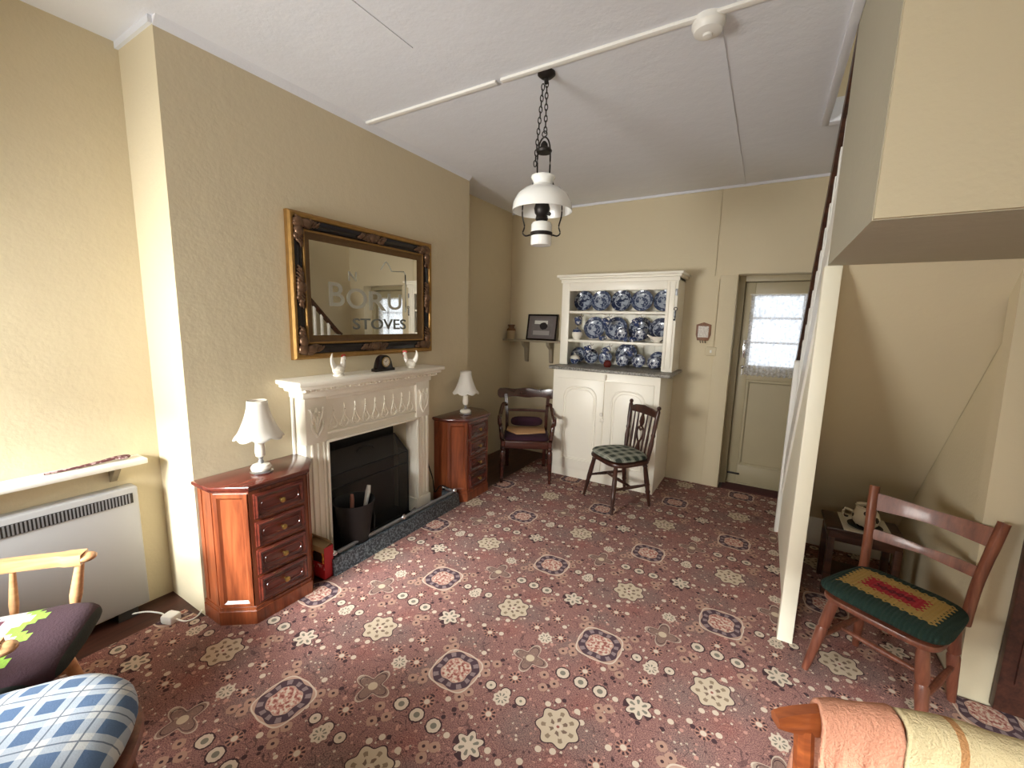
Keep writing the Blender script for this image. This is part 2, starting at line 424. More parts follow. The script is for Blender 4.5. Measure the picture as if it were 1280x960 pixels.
# ------------------------------------------------------------------ fabrics
def check_mat(name, base, mid, dk, line, period, rotdeg=0):
    g = G(name); o = g.coord()
    n = g.n.new('ShaderNodeVectorRotate'); n.inputs['Angle'].default_value = math.radians(rotdeg); g.put(n.inputs['Vector'], o)
    x, y, z = g.sep(n.outputs[0])
    fx = g.m('FRACT', g.m('DIVIDE', x, period)); fy = g.m('FRACT', g.m('DIVIDE', y, period))
    sx = g.m('GREATER_THAN', fx, .5); sy = g.m('GREATER_THAN', fy, .5)
    col = g.mix(g.m('MULTIPLY', g.m('ADD', sx, sy), .5), lin(base), lin(mid))
    col = g.mix(g.m('MULTIPLY', sx, sy), col, lin(dk))
    lx = g.m('MAXIMUM', g.band(fx, .22, .27), g.band(fy, .22, .27))
    col = g.mix(g.m('MULTIPLY', lx, .8), col, lin(line))
    f = g.noise(260, 2, .6, o); col = g.mix(g.m('MULTIPLY', f, .25), col, lin(mid))
    g.set(col, .9); g.bump(f, .3, .003); return g.mat
M['bluecheck'] = check_mat('blue_check_cloth', (206, 208, 208), (134, 156, 184), (74, 100, 136), (60, 70, 90), .082, 12)
M['greencheck'] = check_mat('green_plaid_cloth', (150, 152, 140), (86, 92, 80), (34, 44, 38), (190, 190, 176), .085, 0)
# zigzag knitted cushion
g = G('zigzag_knit'); o = g.coord(); x, y, z = g.sep(o)
tri = g.m('PINGPONG', x, .06); st_ = g.m('SNAP', tri, .02)
q = g.m('ADD', y, st_)
col = g.mix(g.m('GREATER_THAN', q, -9), lin((58, 34, 44)), lin((58, 34, 44)))
for a_, b_, c_ in ((.045, .085, (140, 184, 70)), (-.035, .045, (222, 222, 220)), (-.07, -.035, (110, 60, 76)), (-.11, -.07, (30, 54, 44)), (-.15, -.11, (140, 184, 70)), (-.21, -.15, (220, 218, 214))):
    col = g.mix(g.band(q, a_, b_), col, lin(c_))
ax = g.m('MAXIMUM', g.m('DIVIDE', g.m('ABSOLUTE', x), .225), g.m('DIVIDE', g.m('ABSOLUTE', y), .225))
col = g.mix(g.m('GREATER_THAN', ax, .93), col, lin((30, 42, 38)))
f = g.noise(130, 2, .6, o); g.set(g.mix(g.m('MULTIPLY', f, .35), col, lin((40, 28, 32))), .95); g.bump(f, .4, .005); M['zigzag'] = g.mat
# crochet square cushion
g = G('crochet_square'); o = g.coord(); x, y, z = g.sep(o)
wv = g.m('MULTIPLY', g.m('SINE', g.m('MULTIPLY', g.m('ADD', x, y), 220.0)), .006)
wv2 = g.m('MULTIPLY', g.m('SINE', g.m('MULTIPLY', g.m('SUBTRACT', x, y), 220.0)), .006)
ee = g.m('MAXIMUM', g.m('SUBTRACT', g.m('ABSOLUTE', x), .05), g.m('ABSOLUTE', y)); e = g.m('ADD', ee, g.m('ADD', wv, wv2))
col = g.mix(g.below(e, .11), lin((30, 56, 48)), lin((200, 164, 92)))
col = g.mix(g.below(e, .05), col, lin((192, 44, 60))); col = g.mix(g.below(e, .012), col, lin((120, 24, 44)))
f = g.noise(170, 2, .6, o); g.set(g.mix(g.m('MULTIPLY', f, .3), col, lin((26, 40, 34))), .95)
ww = g.n.new('ShaderNodeTexWave'); ww.inputs['Scale'].default_value = 22; g.put(ww.inputs['Vector'], o)
g.bump(g.m('ADD', f, ww.outputs['Fac']), .8, .006); M['crochet'] = g.mat
def towel_mat(name, c1, c2, stripes):
    g = G(name); o = g.coord(); x, y, z = g.sep(o); f = g.noise(150, 3, .7, o)
    col = g.mix(f, lin(c1), lin(c2))
    for a_, b_, c_ in stripes: col = g.mix(g.band(x, a_, b_), col, lin(c_))
    g.set(col, .95); g.bump(f, 1, .006); return g.mat
M['peach'] = towel_mat('peach_towelling', (206, 136, 108), (224, 164, 134), ((-.064, -.06, (190, 112, 84)),))
M['yellow'] = towel_mat('yellow_towelling', (212, 190, 144), (226, 208, 166), ((.035, .047, (190, 138, 88)), (-.055, -.043, (190, 138, 88))))
# blue transferware
def plate_mat(name, ground, bluec, rim_in, seed, centre=.6):
    g = G(name); o = g.coord(); x, y, z = g.sep(o)
    r = g.m('SQRT', g.m('ADD', g.m('MULTIPLY', x, x), g.m('MULTIPLY', y, y)))
    ov = g.v('ADD', o, (seed, seed*.7, 0))
    n1 = g.noise(42, 3, .7, ov); n2 = g.noise(24, 3, .6, ov)
    blue, wh = lin(bluec), lin(ground)
    pat = g.below(n1, .58, .05)
    col = g.mix(pat, wh, blue)
    cen = g.m('GREATER_THAN', n2, centre-.12)
    col = g.mix(g.m('MULTIPLY', g.below(r, rim_in), cen), col, wh)
    col = g.mix(g.band(r, rim_in-.003, rim_in+.003), col, wh)
    g.set(col, .15); return g.mat
M['plate'] = plate_mat('blue_transfer_plate', (172, 180, 194), (48, 56, 82), .062, 0, .66)
M['plate2'] = plate_mat('blue_transfer_plate_pale', (176, 184, 198), (68, 78, 106), .066, 5, .62)
M['saucer'] = plate_mat('blue_transfer_saucer', (186, 190, 198), (46, 54, 82), .036, 9, .62)
M['jug'] = plate_mat('blue_transfer_jug', (232, 230, 226), (52, 66, 106), .001, 3, .8)
g = G('pot_pattern'); o = g.coord(); d = g.voro(26, o)
g.set(g.mix(g.below(d, .33), lin((224, 216, 196)), lin((46, 34, 30))), .2); M['pot'] = g.mat
def shift(mb, p):
    bmesh.ops.translate(mb.bm, verts=mb.bm.verts[:], vec=-Vector(p)); return mb
def put(mb, name, mat, th, smooth=35, sub=None):        # build in world coordinates under an unrotated thing (or under its part)
    return shift(mb, th.location).build(name, mat, sub or th, smooth)
def rectframe(mb, w, h, prof, Mx=None):       # loops of (inset, height) round a w x h rectangle in local XY
    bm = bmesh.new(); loops = []
    for ins, z in prof:
        a, b = w/2-ins, h/2-ins
        loops.append([bm.verts.new(p) for p in ((-a, -b, z), (a, -b, z), (a, b, z), (-a, b, z))])
    for A, B in zip(loops, loops[1:]):
        for k in range(4): bm.faces.new((A[k], A[(k+1) % 4], B[(k+1) % 4], B[k]))
    bmesh.ops.recalc_face_normals(bm, faces=bm.faces)
    return mb._add(bm, Mx)
def text_mb(s, size, depth=.002, sx=1):
    cu = bpy.data.curves.new('t', 'FONT'); cu.body = s; cu.size = size; cu.extrude = depth; cu.offset = .008; cu.resolution_u = 4
    ob = bpy.data.objects.new('t', cu); COL.objects.link(ob); bpy.context.view_layer.update()
    dg = bpy.context.evaluated_depsgraph_get(); me = bpy.data.meshes.new_from_object(ob.evaluated_get(dg))
    bpy.data.objects.remove(ob); bpy.data.curves.remove(cu)
    mb = MB(); mb.bm.from_mesh(me); bpy.data.meshes.remove(me); return mb
CE = 2.82
# ------------------------------------------------------------------ shell
o = MB().box((-3.0, -1.0, -.08), (1.5, 4.9, -.012)).build('floor', M['boards'], None, 0); struct(o, 'dark bare floorboards at the edges of the carpet', 'floor')
cp = [(-2.52, -.8), (-2.52, .88), (-2.38, .9), (-2.125, 1.44), (-2.125, 4.2), (-1.9, 4.44), (-.29, 4.44), (-.25, 4.45), (.5, 4.45), (.86, 4.3), (.86, 2.4), (1.24, 2.4), (1.24, -.8)]
o = MB().prism(cp, -.012, 0).build('carpet', M['carpet'], None, 0); tag(o, 'dark red fitted carpet patterned with cream flowers and octagonal medallions', 'carpet')
o = MB().box((-2.87, -.9, -.05), (-2.77, .92, CE)).box((-2.87, 3.19, -.05), (-2.70, 4.60, CE)).build('wall_left', M['wall'], None, 0); struct(o, 'cream plaster wall of the alcoves on the left', 'wall')
mb = MB()
mb.box((-2.87, .92, -.05), (-2.39, 1.65, CE)).box((-2.87, 2.38, -.05), (-2.39, 3.19, CE)).box((-2.87, 1.65, .79), (-2.39, 2.38, CE)).box((-2.87, 1.65, -.05), (-2.56, 2.38, .8))
o = mb.build('wall_chimney', M['wall'], None, 0); struct(o, 'cream plaster chimney breast behind the fireplace and gilt mirror', 'wall')
mb = MB()
mb.box((-2.87, 4.46, -.05), (-.27, 4.80, CE)).box((.56, 4.46, -.05), (1.4, 4.80, CE)).box((-.27, 4.46, 2.04), (.56, 4.80, CE))
o = mb.build('wall_back', M['wall'], None, 0); struct(o, 'cream plaster back wall behind the dresser and the door', 'wall')
o = MB().prism([(.863, -.05), (1.3, -.05), (1.3, 1.84), (.815, 1.84)], -2.50, -2.42, rot('X', 90)).box((.87, 2.50, -.05), (.97, 4.5, 4.3)).build('wall_right', M['wall'], None, 0); struct(o, 'cream wall to the right of the stairs', 'wall')
o = MB().box((1.25, -.9, -.05), (1.35, 2.45, CE)).build('wall_side', M['wall'], None, 0); struct(o, 'cream wall at the right of the room', 'wall')
# bulkhead over the stairs
o = MB().box((.205, 1.425, 1.84), (1.3, 1.44, CE)).build('wall_bulkhead', M['wall'], None, 0); struct(o, 'cream front face of the boxed-in landing above the stairs', 'wall')
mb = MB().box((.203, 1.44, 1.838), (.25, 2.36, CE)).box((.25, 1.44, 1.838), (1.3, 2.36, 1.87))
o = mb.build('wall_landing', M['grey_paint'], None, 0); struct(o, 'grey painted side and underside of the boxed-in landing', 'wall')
# ceiling with the stairwell opening, shaft above
mb = MB().box((-2.87, -.9, CE), (.2, 4.7, CE+.12)).box((.2, 3.35, CE), (1.4, 4.7, CE+.12)).box((.2, -.9, CE), (1.4, 1.44, CE+.12))
o = mb.build('ceiling', M['ceiling'], None, 0); struct(o, 'white board ceiling with a stairwell opening at the right', 'ceiling')
mb = MB().box((.12, 1.44, CE+.12), (.2, 3.45, 4.3)).box((.2, 3.35, CE+.12), (.97, 3.45, 4.3)).box((.2, 1.36, CE+.12), (.97, 1.44, 4.3)).box((.1, 1.3, 4.3), (1.0, 3.5, 4.36))
o = mb.build('wall_stairwell', M['wall'], None, 0); struct(o, 'cream wall inside the stairwell above the ceiling', 'wall')
o = MB().box((.165, 1.44, CE-.022), (.203, 3.39, CE+.1), .004).box((.203, 3.33, CE-.022), (.87, 3.39, CE+.1), .004).build('trim_1', M['ceiling'], None); struct(o, 'pale board edging the stairwell opening in the ceiling', 'trim')
# coving strips
o = MB().prism([(0, 0), (.035, 0), (0, -.035)], .92, 3.19, Matrix(((1, 0, 0, -2.39), (0, 0, 1, 0), (0, 1, 0, CE), (0, 0, 0, 1)))).build('trim_2', M['ceiling'], None); struct(o, 'thin white strip where the chimney breast meets the ceiling', 'trim')
mb = MB().box((-2.70, 4.445, CE-.02), (.87, 4.46, CE)).box((-2.77, .905, CE-.03), (-2.39, .92, CE))
o = mb.build('trim_3', M['ceiling'], None, 0); struct(o, 'thin white strip where the back wall meets the ceiling', 'trim')
# ceiling battens and seams
o = MB().box((-2.36, 2.025, CE-.014), (-1.355, 2.055, CE), .003).box((-1.325, 2.025, CE-.014), (.16, 2.055, CE), .003).build('trim_4', M['white'], None); struct(o, 'white batten running across the ceiling past the hanging lamp', 'trim')
o = MB().box((-.30, 2.06, CE-.006), (-.285, 4.44, CE)).build('trim_5', M['ceiling'], None); struct(o, 'thin grey ceiling seam running from the smoke alarm to the back wall', 'trim')
o = MB().box((-1.56, -.8, CE-.004), (-1.55, 1.62, CE)).build('trim_6', M['ceiling'], None); struct(o, 'faint ceiling seam nearest the camera', 'trim')
# back wall trims beside the door
o = MB().box((-.415, 4.435, 0), (-.27, 4.46, 2.03), .004).build('trim_7', M['wall'], None); struct(o, 'flat cream board beside the door opening', 'trim')
mb = MB().tube([(-.468, 4.455, CE), (-.468, 4.455, 2.03)], .006).tube([(-.425, 4.455, 2.0), (-.425, 4.455, 1.33)], .006)
o = mb.build('trim_8', M['wall'], None); struct(o, 'thin painted cable conduit on the back wall', 'trim')
# near wall behind the camera: one window, one opening made up for fill light
W1 = (-2.60, -1.55, 1.05, 1.76); W_FILL = (-.75, .65, 1.08, 1.66); YN = -.75
mb = MB(); y0, y1 = YN-.25, YN
mb.box((-2.87, y0, -.05), (W1[0], y1, CE)).box((W1[1], y0, -.05), (W_FILL[0], y1, CE)).box((W_FILL[1], y0, -.05), (1.4, y1, CE))
for w in (W1, W_FILL): mb.box((w[0], y0, -.05), (w[1], y1, w[2])).box((w[0], y0, w[3]), (w[1], y1, CE))
o = mb.build('wall_front', M['wall'], None, 0); struct(o, 'cream wall with a window and an added fill-light opening on the street side', 'wall')
for i, w in enumerate((W1, W_FILL)):
    cx, cz = (w[0]+w[1])/2, (w[2]+w[3])/2; ww, hh = w[1]-w[0], w[3]-w[2]
    mb = MB(); rectframe(mb, ww, hh, [(0, -.03), (0, .03), (.045, .03), (.045, -.03), (0, -.03)], tr(cx, YN-.12, cz) @ rot('X', 90))
    mb.box((cx-.012, YN-.135, w[2]), (cx+.012, YN-.105, w[3])).box((w[0], YN-.135, cz-.012), (w[1], YN-.105, cz+.012))
    o = mb.build('window_%d' % (i+1), M['white'], None); struct(o, 'white sash window frame on the street side, %s' % ('nearest the heater' if i == 0 else 'added for fill light, nearest the stairs'), 'window')
# ------------------------------------------------------------------ door in the back wall
DY = 4.66
d = thing('door_1', 'pale painted back door with a lace-curtained window in its upper half', 'door', (.15, DY, 0)); d['kind'] = 'structure'
mb = MB().box((-.27, DY-.05, 0), (-.215, DY+.08, 2.04), .004).box((.505, DY-.05, 0), (.56, DY+.08, 2.04), .004).box((-.215, DY-.05, 1.985), (.505, DY+.08, 2.04), .004).box((-.22, DY+.045, 0), (-.18, DY+.08, 2.0)).box((.47, DY+.045, 0), (.51, DY+.08, 2.0)).box((-.22, DY+.045, 1.95), (.51, DY+.08, 2.0)).box((-.22, DY+.0, -.01), (.51, DY+.08, .018))
put(mb, 'door_frame', M['door'], d)
gx0, gx1, gz0, gz1 = -.125, .415, 1.20, 1.855
mb = MB().box((-.21, DY, .02), (gx0, DY+.04, 1.98), .003).box((gx1, DY, .02), (.5, DY+.04, 1.98), .003).box((gx0, DY, gz1), (gx1, DY+.04, 1.98), .003).box((gx0, DY, 1.06), (gx1, DY+.04, gz0), .003).box((gx0, DY, .02), (gx1, DY+.04, .2), .003).box((gx0, DY+.012, .2), (gx1, DY+.035, 1.06))
rectframe(mb, gx1-gx0, .86, [(-.004, 0), (.004, .012), (.02, .012), (.03, 0)], tr((gx0+gx1)/2, DY+.008, .63) @ rot('X', 90))
leaf = put(mb, 'door_leaf', M['door'], d)
mb = MB().box((.26, DY+.008, gz0), (.285, DY+.03, gz1)).box((gx0, DY+.008, 1.41), (gx1, DY+.03, 1.43)).box((gx0, DY+.008, 1.64), (gx1, DY+.03, 1.66)); put(mb, 'glazing_bar', M['white'], d, 35, leaf)
mb = MB().box((gx0, DY+.03, gz0), (gx1, DY+.034, gz1)); put(mb, 'pane', M['thinglass'], d, 35, leaf)
mb = MB().box((-.185, DY-.008, 1.27), (-.155, DY, 1.44), .003); mb.sweep(catmull([(-.17, DY-.005, 1.42), (-.17, DY-.045, 1.39), (-.17, DY-.05, 1.33), (-.17, DY-.03, 1.29), (-.17, DY-.005, 1.285)]), [(-.007, -.004), (.007, -.004), (.007, .004), (-.007, .004)], (1, 0, 0))
put(mb, 'door_handle', M['chrome'], d, 35, leaf)['label'] = 'chrome pull handle'
mb = MB().lathe([(0, 0), (.014, 0), (.016, .006), (.01, .012), (0, .014)], 14, tr(-.172, DY, 1.18) @ rot('X', 90)).box((-.176, DY-.012, 1.10), (-.168, DY, 1.16)); put(mb, 'lock', M['chrome'], d, 35, leaf)['label'] = 'chrome lock and hanging key'
mb = MB().box((-.21, DY-.014, .10), (-.1, DY, .118), .003); put(mb, 'bolt', M['iron'], d, 35, leaf)['label'] = 'dark iron bolt'
# lace curtain
def sheet(x0, x1, z0, z1, y, amp, nfold, nx=120, nz=12, seed=0):
    mb = MB(); bm = mb.bm; g_ = []
    for j in range(nz+1):
        z = z1+(z0-z1)*j/nz; row = []
        for i in range(nx+1):
            t = i/nx; row.append(bm.verts.new((x0+(x1-x0)*t, y+amp*math.sin(t*nfold*2*PI+seed+.5*math.sin(7*t))*(.5+.5*j/nz), z+(.006*math.sin(t*nfold*2*PI) if j == nz else 0))))
        g_.append(row)
    for A, B in zip(g_, g_[1:]):
        for i in range(nx): bm.faces.new((A[i], A[i+1], B[i+1], B[i]))
    return mb
lc = thing('lace_curtain', 'white lace curtain hanging over the back door window', 'curtain', (.145, DY-.02, 1.15))
put(sheet(-.155, .445, 1.105, 1.865, DY-.022, .006, 14), 'curtain_cloth', M['lace'], lc, 60)
put(MB().tube([(-.165, DY-.022, 1.868), (.455, DY-.022, 1.868)], .005), 'curtain_wire', M['white'], lc)
# reddish door mat in the recess
o = MB().box((-.24, 4.46, -.012), (.5, 4.655, .006), .004).build('doormat', plain('dark_red_mat', (74, 36, 34), .95, 0, .2, 80, .5, 200), None); tag(o, 'dark red strip of matting in the recess at the foot of the back door', 'mat')
# ------------------------------------------------------------------ staircase
st = thing('staircase', 'steep boxed-in staircase with dark handrail behind the cream post', 'staircase', (.5, 3.0, 0))
SL = 1.32
def zs(y): return .2+(3.64-y)*SL
mb = MB()
for i in range(9):
    yn = 3.86-.155*i; zt = .21*(i+1)
    p = MB().box((.262, yn-.165, zt-.025), (.868, yn+.02, zt), .004); put(p, 'tread', M['boards'], st)
mb = MB().prism([(3.86, 0), (3.64, .2), (2.37, zs(2.37)), (2.37, zs(2.37)+.03), (3.66, .23), (3.90, .0)], .262, .868, Matrix(((0, 0, 1, 0), (1, 0, 0, 0), (0, 1, 0, 0), (0, 0, 0, 1))))
put(mb, 'soffit', M['wall'], st)['label'] = 'sloping cream underside'
Myz = Matrix(((0, 0, 1, 0), (1, 0, 0, 0), (0, 1, 0, 0), (0, 0, 0, 1)))
put(MB().box((.27, 3.625, 0), (.868, 3.65, .205), .003), 'kick_board', M['white'], st)['label'] = 'white board under the slope'
put(MB().prism([(3.68, 0), (3.68, .42), (2.43, .42+1.25*SL), (2.43, 0)], .222, .25, Myz), 'side_panel', M['post'], st)
put(MB().prism([(3.69, .30), (3.69, .62), (2.43, .62+1.26*SL), (2.43, .30+1.26*SL)], .21, .262, Myz), 'string_board', M['white'], st)
put(MB().box((.196, 3.69, 0), (.262, 3.76, 1.33), .006), 'newel_post', M['white'], st)
ry = [(3.72, 1.39), (2.42, 1.39+1.30*1.06)]
nb = 12
for k in range(nb):
    y = 3.60-k*.1; zt = 1.39+(3.72-y)*1.06
    put(MB().box((.222, y-.014, .6+(3.69-y)*SL), (.250, y+.014, max(zt, .65+(3.69-y)*SL)), .003), 'baluster', M['white'], st)
put(MB().sweep([(.232, 3.78, 1.325), (.232, 3.72, 1.37), (.232, 2.36, 1.37+1.36*1.06)], [(-.026, -.02), (.026, -.02), (.03, .0), (.026, .022), (0, .03), (-.026, .022), (-.03, 0)], (0, 0, 1)), 'handrail', M['darktable'], st)['label'] = 'dark wood handrail'
o = MB().box((.192, 2.36, 0), (.258, 2.425, 1.838), .004).build('wooden_post', M['post'], None); tag(o, 'tall cream square post holding up the corner of the boxed-in landing', 'post')
o = MB().box((.262, 3.70, 0), (.29, 3.75, .19), .003)
o = o.build('baseboard_stairs', M['wall'], None); struct(o, 'short cream skirting at the foot of the stairs', 'baseboard')
# dark door standing at the right edge
dd = thing('door_leaf_dark', 'dark brown wooden door at the right edge beside the cream pier', 'door', (1.1, 2.39, 0))
mb = MB().box((.958, 2.375, .01), (1.245, 2.412, 1.83), .003)
rectframe(mb, .2, .7, [(0, 0), (0, .01), (.02, .014), (.03, 0)], tr(1.1, 2.375, .5) @ rot('X', 90)); put(mb, 'door_panel', M['boards'], dd)
# ------------------------------------------------------------------ fireplace surround
fp = thing('fireplace_surround', 'cream carved fireplace surround with a mantel shelf', 'fireplace', (-2.39, 1.99, 0))
XF = -2.28
for y0, y1 in ((1.457, 1.60), (2.38, 2.523)):
    mb = MB().box((-2.39, y0, .13), (XF, y1, .80), .004)
    for k in range(3):
        yy = y0+.03+k*.038; mb.box((XF-.002, yy, .16), (XF+.012, yy+.018, .80), .006)
    put(mb, 'pilaster', M['cream'], fp)
    put(MB().box((-2.39, y0-.01, .0), (XF+.012, y1+.01, .14), .006), 'plinth_block', M['cream'], fp)
    mb = MB().box((-2.39, y0, .80), (XF+.008, y1, 1.09), .004)
    cy = (y0+y1)/2
    for sgn in (-1, 1):
        mb.tube(catmull([(XF+.01, cy, .84), (XF+.018, cy+sgn*.035, .90), (XF+.014, cy+sgn*.03, .97), (XF+.018, cy+sgn*.012, .99), (XF+.012, cy+sgn*.02, .955)]), .009, 6)
        mb.tube(catmull([(XF+.01, cy, .87), (XF+.018, cy+sgn*.02, .95), (XF+.012, cy+sgn*.045, 1.02)]), .008, 6)
    mb.ball((XF+.012, cy, .93), .02, 10, (.6, .6, 2.2)); mb.ball((XF+.012, cy, 1.0), .016, 10, (.6, .8, 1.4))
    put(mb, 'carved_block', M['cream'], fp)
mb = MB().box((-2.39, 1.60, .79), (XF-.012, 2.38, 1.10)); mb.box((XF-.02, 1.60, 1.06), (XF+.01, 2.38, 1.10), .008)
put(mb, 'frieze', M['cream'], fp)
mb = MB()
prof = [(0, 0), (0, .02), (.012, .028), (.03, .018), (.05, .022), (.058, 0)]
for i, (ins, h) in enumerate(prof): pass
# moulding round the opening (top and two sides)
def mould(y0, y1, z1, w, h, x):
    m_ = MB(); m_.box((x, y0-w, .13), (x+h, y0, z1+w), .006); m_.box((x, y1, .13), (x+h, y1+w, z1+w), .006); m_.box((x, y0-w, z1), (x+h, y1+w, z1+w), .006); return m_
put(mould(1.602, 2.378, .79, .016, .022, XF), 'opening_moulding', M['cream'], fp)
put(MB().box((XF-.012, 1.6, .838), (XF+.006, 2.38, .856), .006), 'lower_bead', M['cream'], fp)
mot = None
for k in range(9):
    y = 1.655+k*.0838
    if mot is None:
        mb = MB()
        for sgn in (-1, 1):
            mb.tube(catmull([(0, 0, .0), (.006, sgn*.022, .01), (.008, sgn*.026, .035), (.006, sgn*.012, .06), (.004, 0, .10)]), .0055, 6)
            mb.tube(catmull([(0, 0, .005), (.006, sgn*.012, .0), (.006, sgn*.034, .012), (.004, sgn*.036, .03)]), .005, 6)
        mb.tube(catmull([(0, 0, .08), (.006, 0, .11), (.002, 0, .15)]), .0065, 6, scl=[1]*6+[.9, .8, .7, .6, .5, .4, .3]); mb.ball((.004, 0, .045), .011, 8, (.6, .8, 1.6))
        mot = mb.build('leaf_carving', M['cream'], fp); m_ = mot
    else:
        m_ = mot.copy(); COL.objects.link(m_)
    m_.location = Vector((XF-.012, y, .868))-fp.location
mb = MB().box((-2.39, 1.355, 1.172), (-2.15, 2.575, 1.20), .008).box((-2.39, 1.375, 1.15), (-2.172, 2.557, 1.176), .006).box((-2.39, 1.40, 1.125), (-2.20, 2.535, 1.152), .01).box((-2.39, 1.43, 1.085), (-2.245, 2.52, 1.13), .008)
put(mb, 'mantel_shelf', M['cream'], fp)
mb = MB()
for k in range(34): mb.ball((-2.195, 1.415+k*.0335, 1.14), .0085, 8)
put(mb, 'bead_row', M['cream'], fp)
put(MB().tube([(-2.375, 1.442, .0), (-2.375, 1.442, 1.16)], .009), 'lit_edge', M['white'], fp)  # white tube drawn in as the lit edge along the wall
# firebox, hearth kerb
o = thing('firebox', 'black cast iron back plate inside the fireplace opening', 'firebox', (-2.5, 2.0, 0))
put(MB().box((-2.56, 1.652, -.01), (-2.53, 2.378, .788)).box((-2.56, 1.652, -.012), (-2.30, 2.378, .02)).box((-2.53, 1.652, 0), (-2.40, 1.66, .78)), 'back_plate', M['soot'], o)
kb = thing('hearth_kerb', 'speckled slate hearth kerb topped by a metal fender rail with round knobs', 'hearth', (-2.2, 2.1, 0))
put(MB().box((-2.265, 1.50, -.012), (-2.12, 2.715, .022)), 'hearth_slab', M['soot'], kb)
put(MB().prism([(-2.105, .0), (-2.122, .105), (-2.158, .105), (-2.158, .0)], 1.495, 2.72, Matrix(((1, 0, 0, 0), (0, 0, 1, 0), (0, 1, 0, 0), (0, 0, 0, 1))), .004).box((-2.275, 1.495, 0), (-2.16, 1.54, .105), .004).box((-2.275, 2.675, 0), (-2.16, 2.72, .105), .004), 'kerb', M['slate'], kb)
mb = MB().tube([(-2.145, 1.52, .128), (-2.145, 2.69, .128)], .010).tube([(-2.145, 1.52, .128), (-2.265, 1.52, .128)], .009).tube([(-2.145, 2.69, .128), (-2.265, 2.69, .128)], .010).tube([(-2.155, 1.56, .11), (-2.155, 2.66, .11)], .007)
rail = put(mb, 'fender_rail', M['steel'], kb)
for p in ((-2.145, 1.52, .13), (-2.145, 2.1, .13), (-2.145, 2.69, .13), (-2.26, 2.69, .13)):
    put(MB().ball(p, .022, 12), 'fender_knob', M['chrome'], kb, 35, rail)
# fire guard
fg = thing('fireguard', 'black mesh fireguard standing in front of the fireplace opening', 'fireguard', (-2.25, 1.95, .02))
A = [(-2.345, 1.66, .025), (-2.345, 2.35, .025), (-2.345, 2.35, .53), (-2.345, 1.66, .53), (-2.435, 1.70, .67), (-2.435, 2.30, .67), (-2.46, 2.365, .025), (-2.46, 2.365, .53)]
mb = MB().quad(A[0], A[1], A[2], A[3]).quad(A[3], A[2], A[5], A[4]).quad(A[1], A[6], A[7], A[2]).quad(A[2], A[7], A[5])
put(mb, 'mesh_panel', M['mesh'], fg, 0)
mb = MB()
for i, j in ((0, 1), (1, 2), (2, 3), (3, 0), (3, 4), (4, 5), (5, 2), (1, 6), (6, 7), (7, 2), (5, 7)): mb.tube([A[i], A[j]], .005, 6)
mb.tube([(-2.343, 1.66, .44), (-2.343, 2.35, .44)], .005, 6)
put(mb, 'wire_frame', M['black'], fg)
mb = MB().tube(catmull([(-2.40, 1.92, .62), (-2.39, 1.95, .65), (-2.39, 2.03, .65), (-2.40, 2.06, .62)]), .005, 6); put(mb, 'handle', M['black'], fg)
# coal bucket
bk = thing('coal_bucket', 'black metal coal bucket with tool handles in it beside the fireguard', 'bucket', (-2.217, 1.735, .022), 0)
# (kept narrower at the foot)
mb = MB().lathe([(0, 0), (.072, 0), (.078, .012), (.122, .33), (.133, .352), (.134, .357), (.129, .357), (.118, .33), (.074, .02), (0, .02)], 32); mb.build('bucket_body', M['soot'], bk)
mb = MB().tube(catmull([(-.02, .13, .33), (.03, .135, .22), (.05, .115, .12), (.055, .09, .08)]), .005, 6); mb.build('bucket_handle', M['black'], bk)
t = thing('hearth_brush', 'brown wooden handled brush standing in the coal bucket', 'brush', (-2.217, 1.715, .05))
MB().turned((0, 0, 0), (.03, -.02, .385), [(0, .03), (.25, .03), (.3, .009), (.6, .011), (.9, .014), (1, .01)]).build('brush_handle', plain('pink_brown_wood', (150, 104, 92), .5), t)
t = thing('hearth_shovel', 'pale handled shovel leaning in the coal bucket', 'shovel', (-2.217, 1.76, .05))
MB().turned((0, 0, 0), (.015, .085, .395), [(0, .006), (.6, .006), (.65, .013), (.9, .017), (1, .012)]).build('shovel_handle', M['plastic'], t)
MB().box((-.03, -.01, -.005), (.03, .01, .06), .004).build('shovel_blade', M['iron'], t)
# firelighter box
bx = thing('firelighter_box', 'red cardboard box printed with flames standing between chest and hearth', 'box', (-2.21, 1.468, -.0), 4)
mb = MB().box((-.08, -.032, 0), (.08, -.030, .20)).box((-.08, .030, 0), (.08, .032, .20)).box((-.08, -.03, 0), (-.078, .03, .20)).box((.078, -.03, 0), (.08, .03, .20)).box((-.08, -.03, 0), (.08, .03, .004))
g = G('flame_print'); o_ = g.coord(); x, y, z = g.sep(o_)
n_ = g.noise(26, 3, .6, g.v('MULTIPLY', o_, (1, 1, .45)))
top = g.m('GREATER_THAN', z, .10)
col = g.mix(g.m('MULTIPLY', top, g.m('LESS_THAN', n_, .5)), lin((178, 34, 42)), lin((30, 20, 16)))
col = g.mix(g.m('MULTIPLY', top, g.m('GREATER_THAN', n_, .56)), col, lin((236, 186, 74)))
wr_ = g.m('MULTIPLY', g.band(z, .06, .09), g.m('GREATER_THAN', g.noise(90, 1, .5, g.v('MULTIPLY', o_, (1, 1, .3))), .6))
col = g.mix(wr_, col, lin((226, 196, 190)))
col = g.mix(g.m('GREATER_THAN', z, .165), col, lin((190, 160, 112))); col = g.mix(g.m('GREATER_THAN', x, .0785), col, lin((178, 34, 42)))
g.set(col, .45); mb.build('carton', g.mat, bx)
mb = MB().box((-.08, -.001, 0), (.08, .001, .06), M=tr(0, .03, .20) @ rot('X', 35)).box((-.08, -.001, 0), (.08, .001, .06), M=tr(0, -.03, .20) @ rot('X', -70)); mb.build('flap', M['card'], bx)
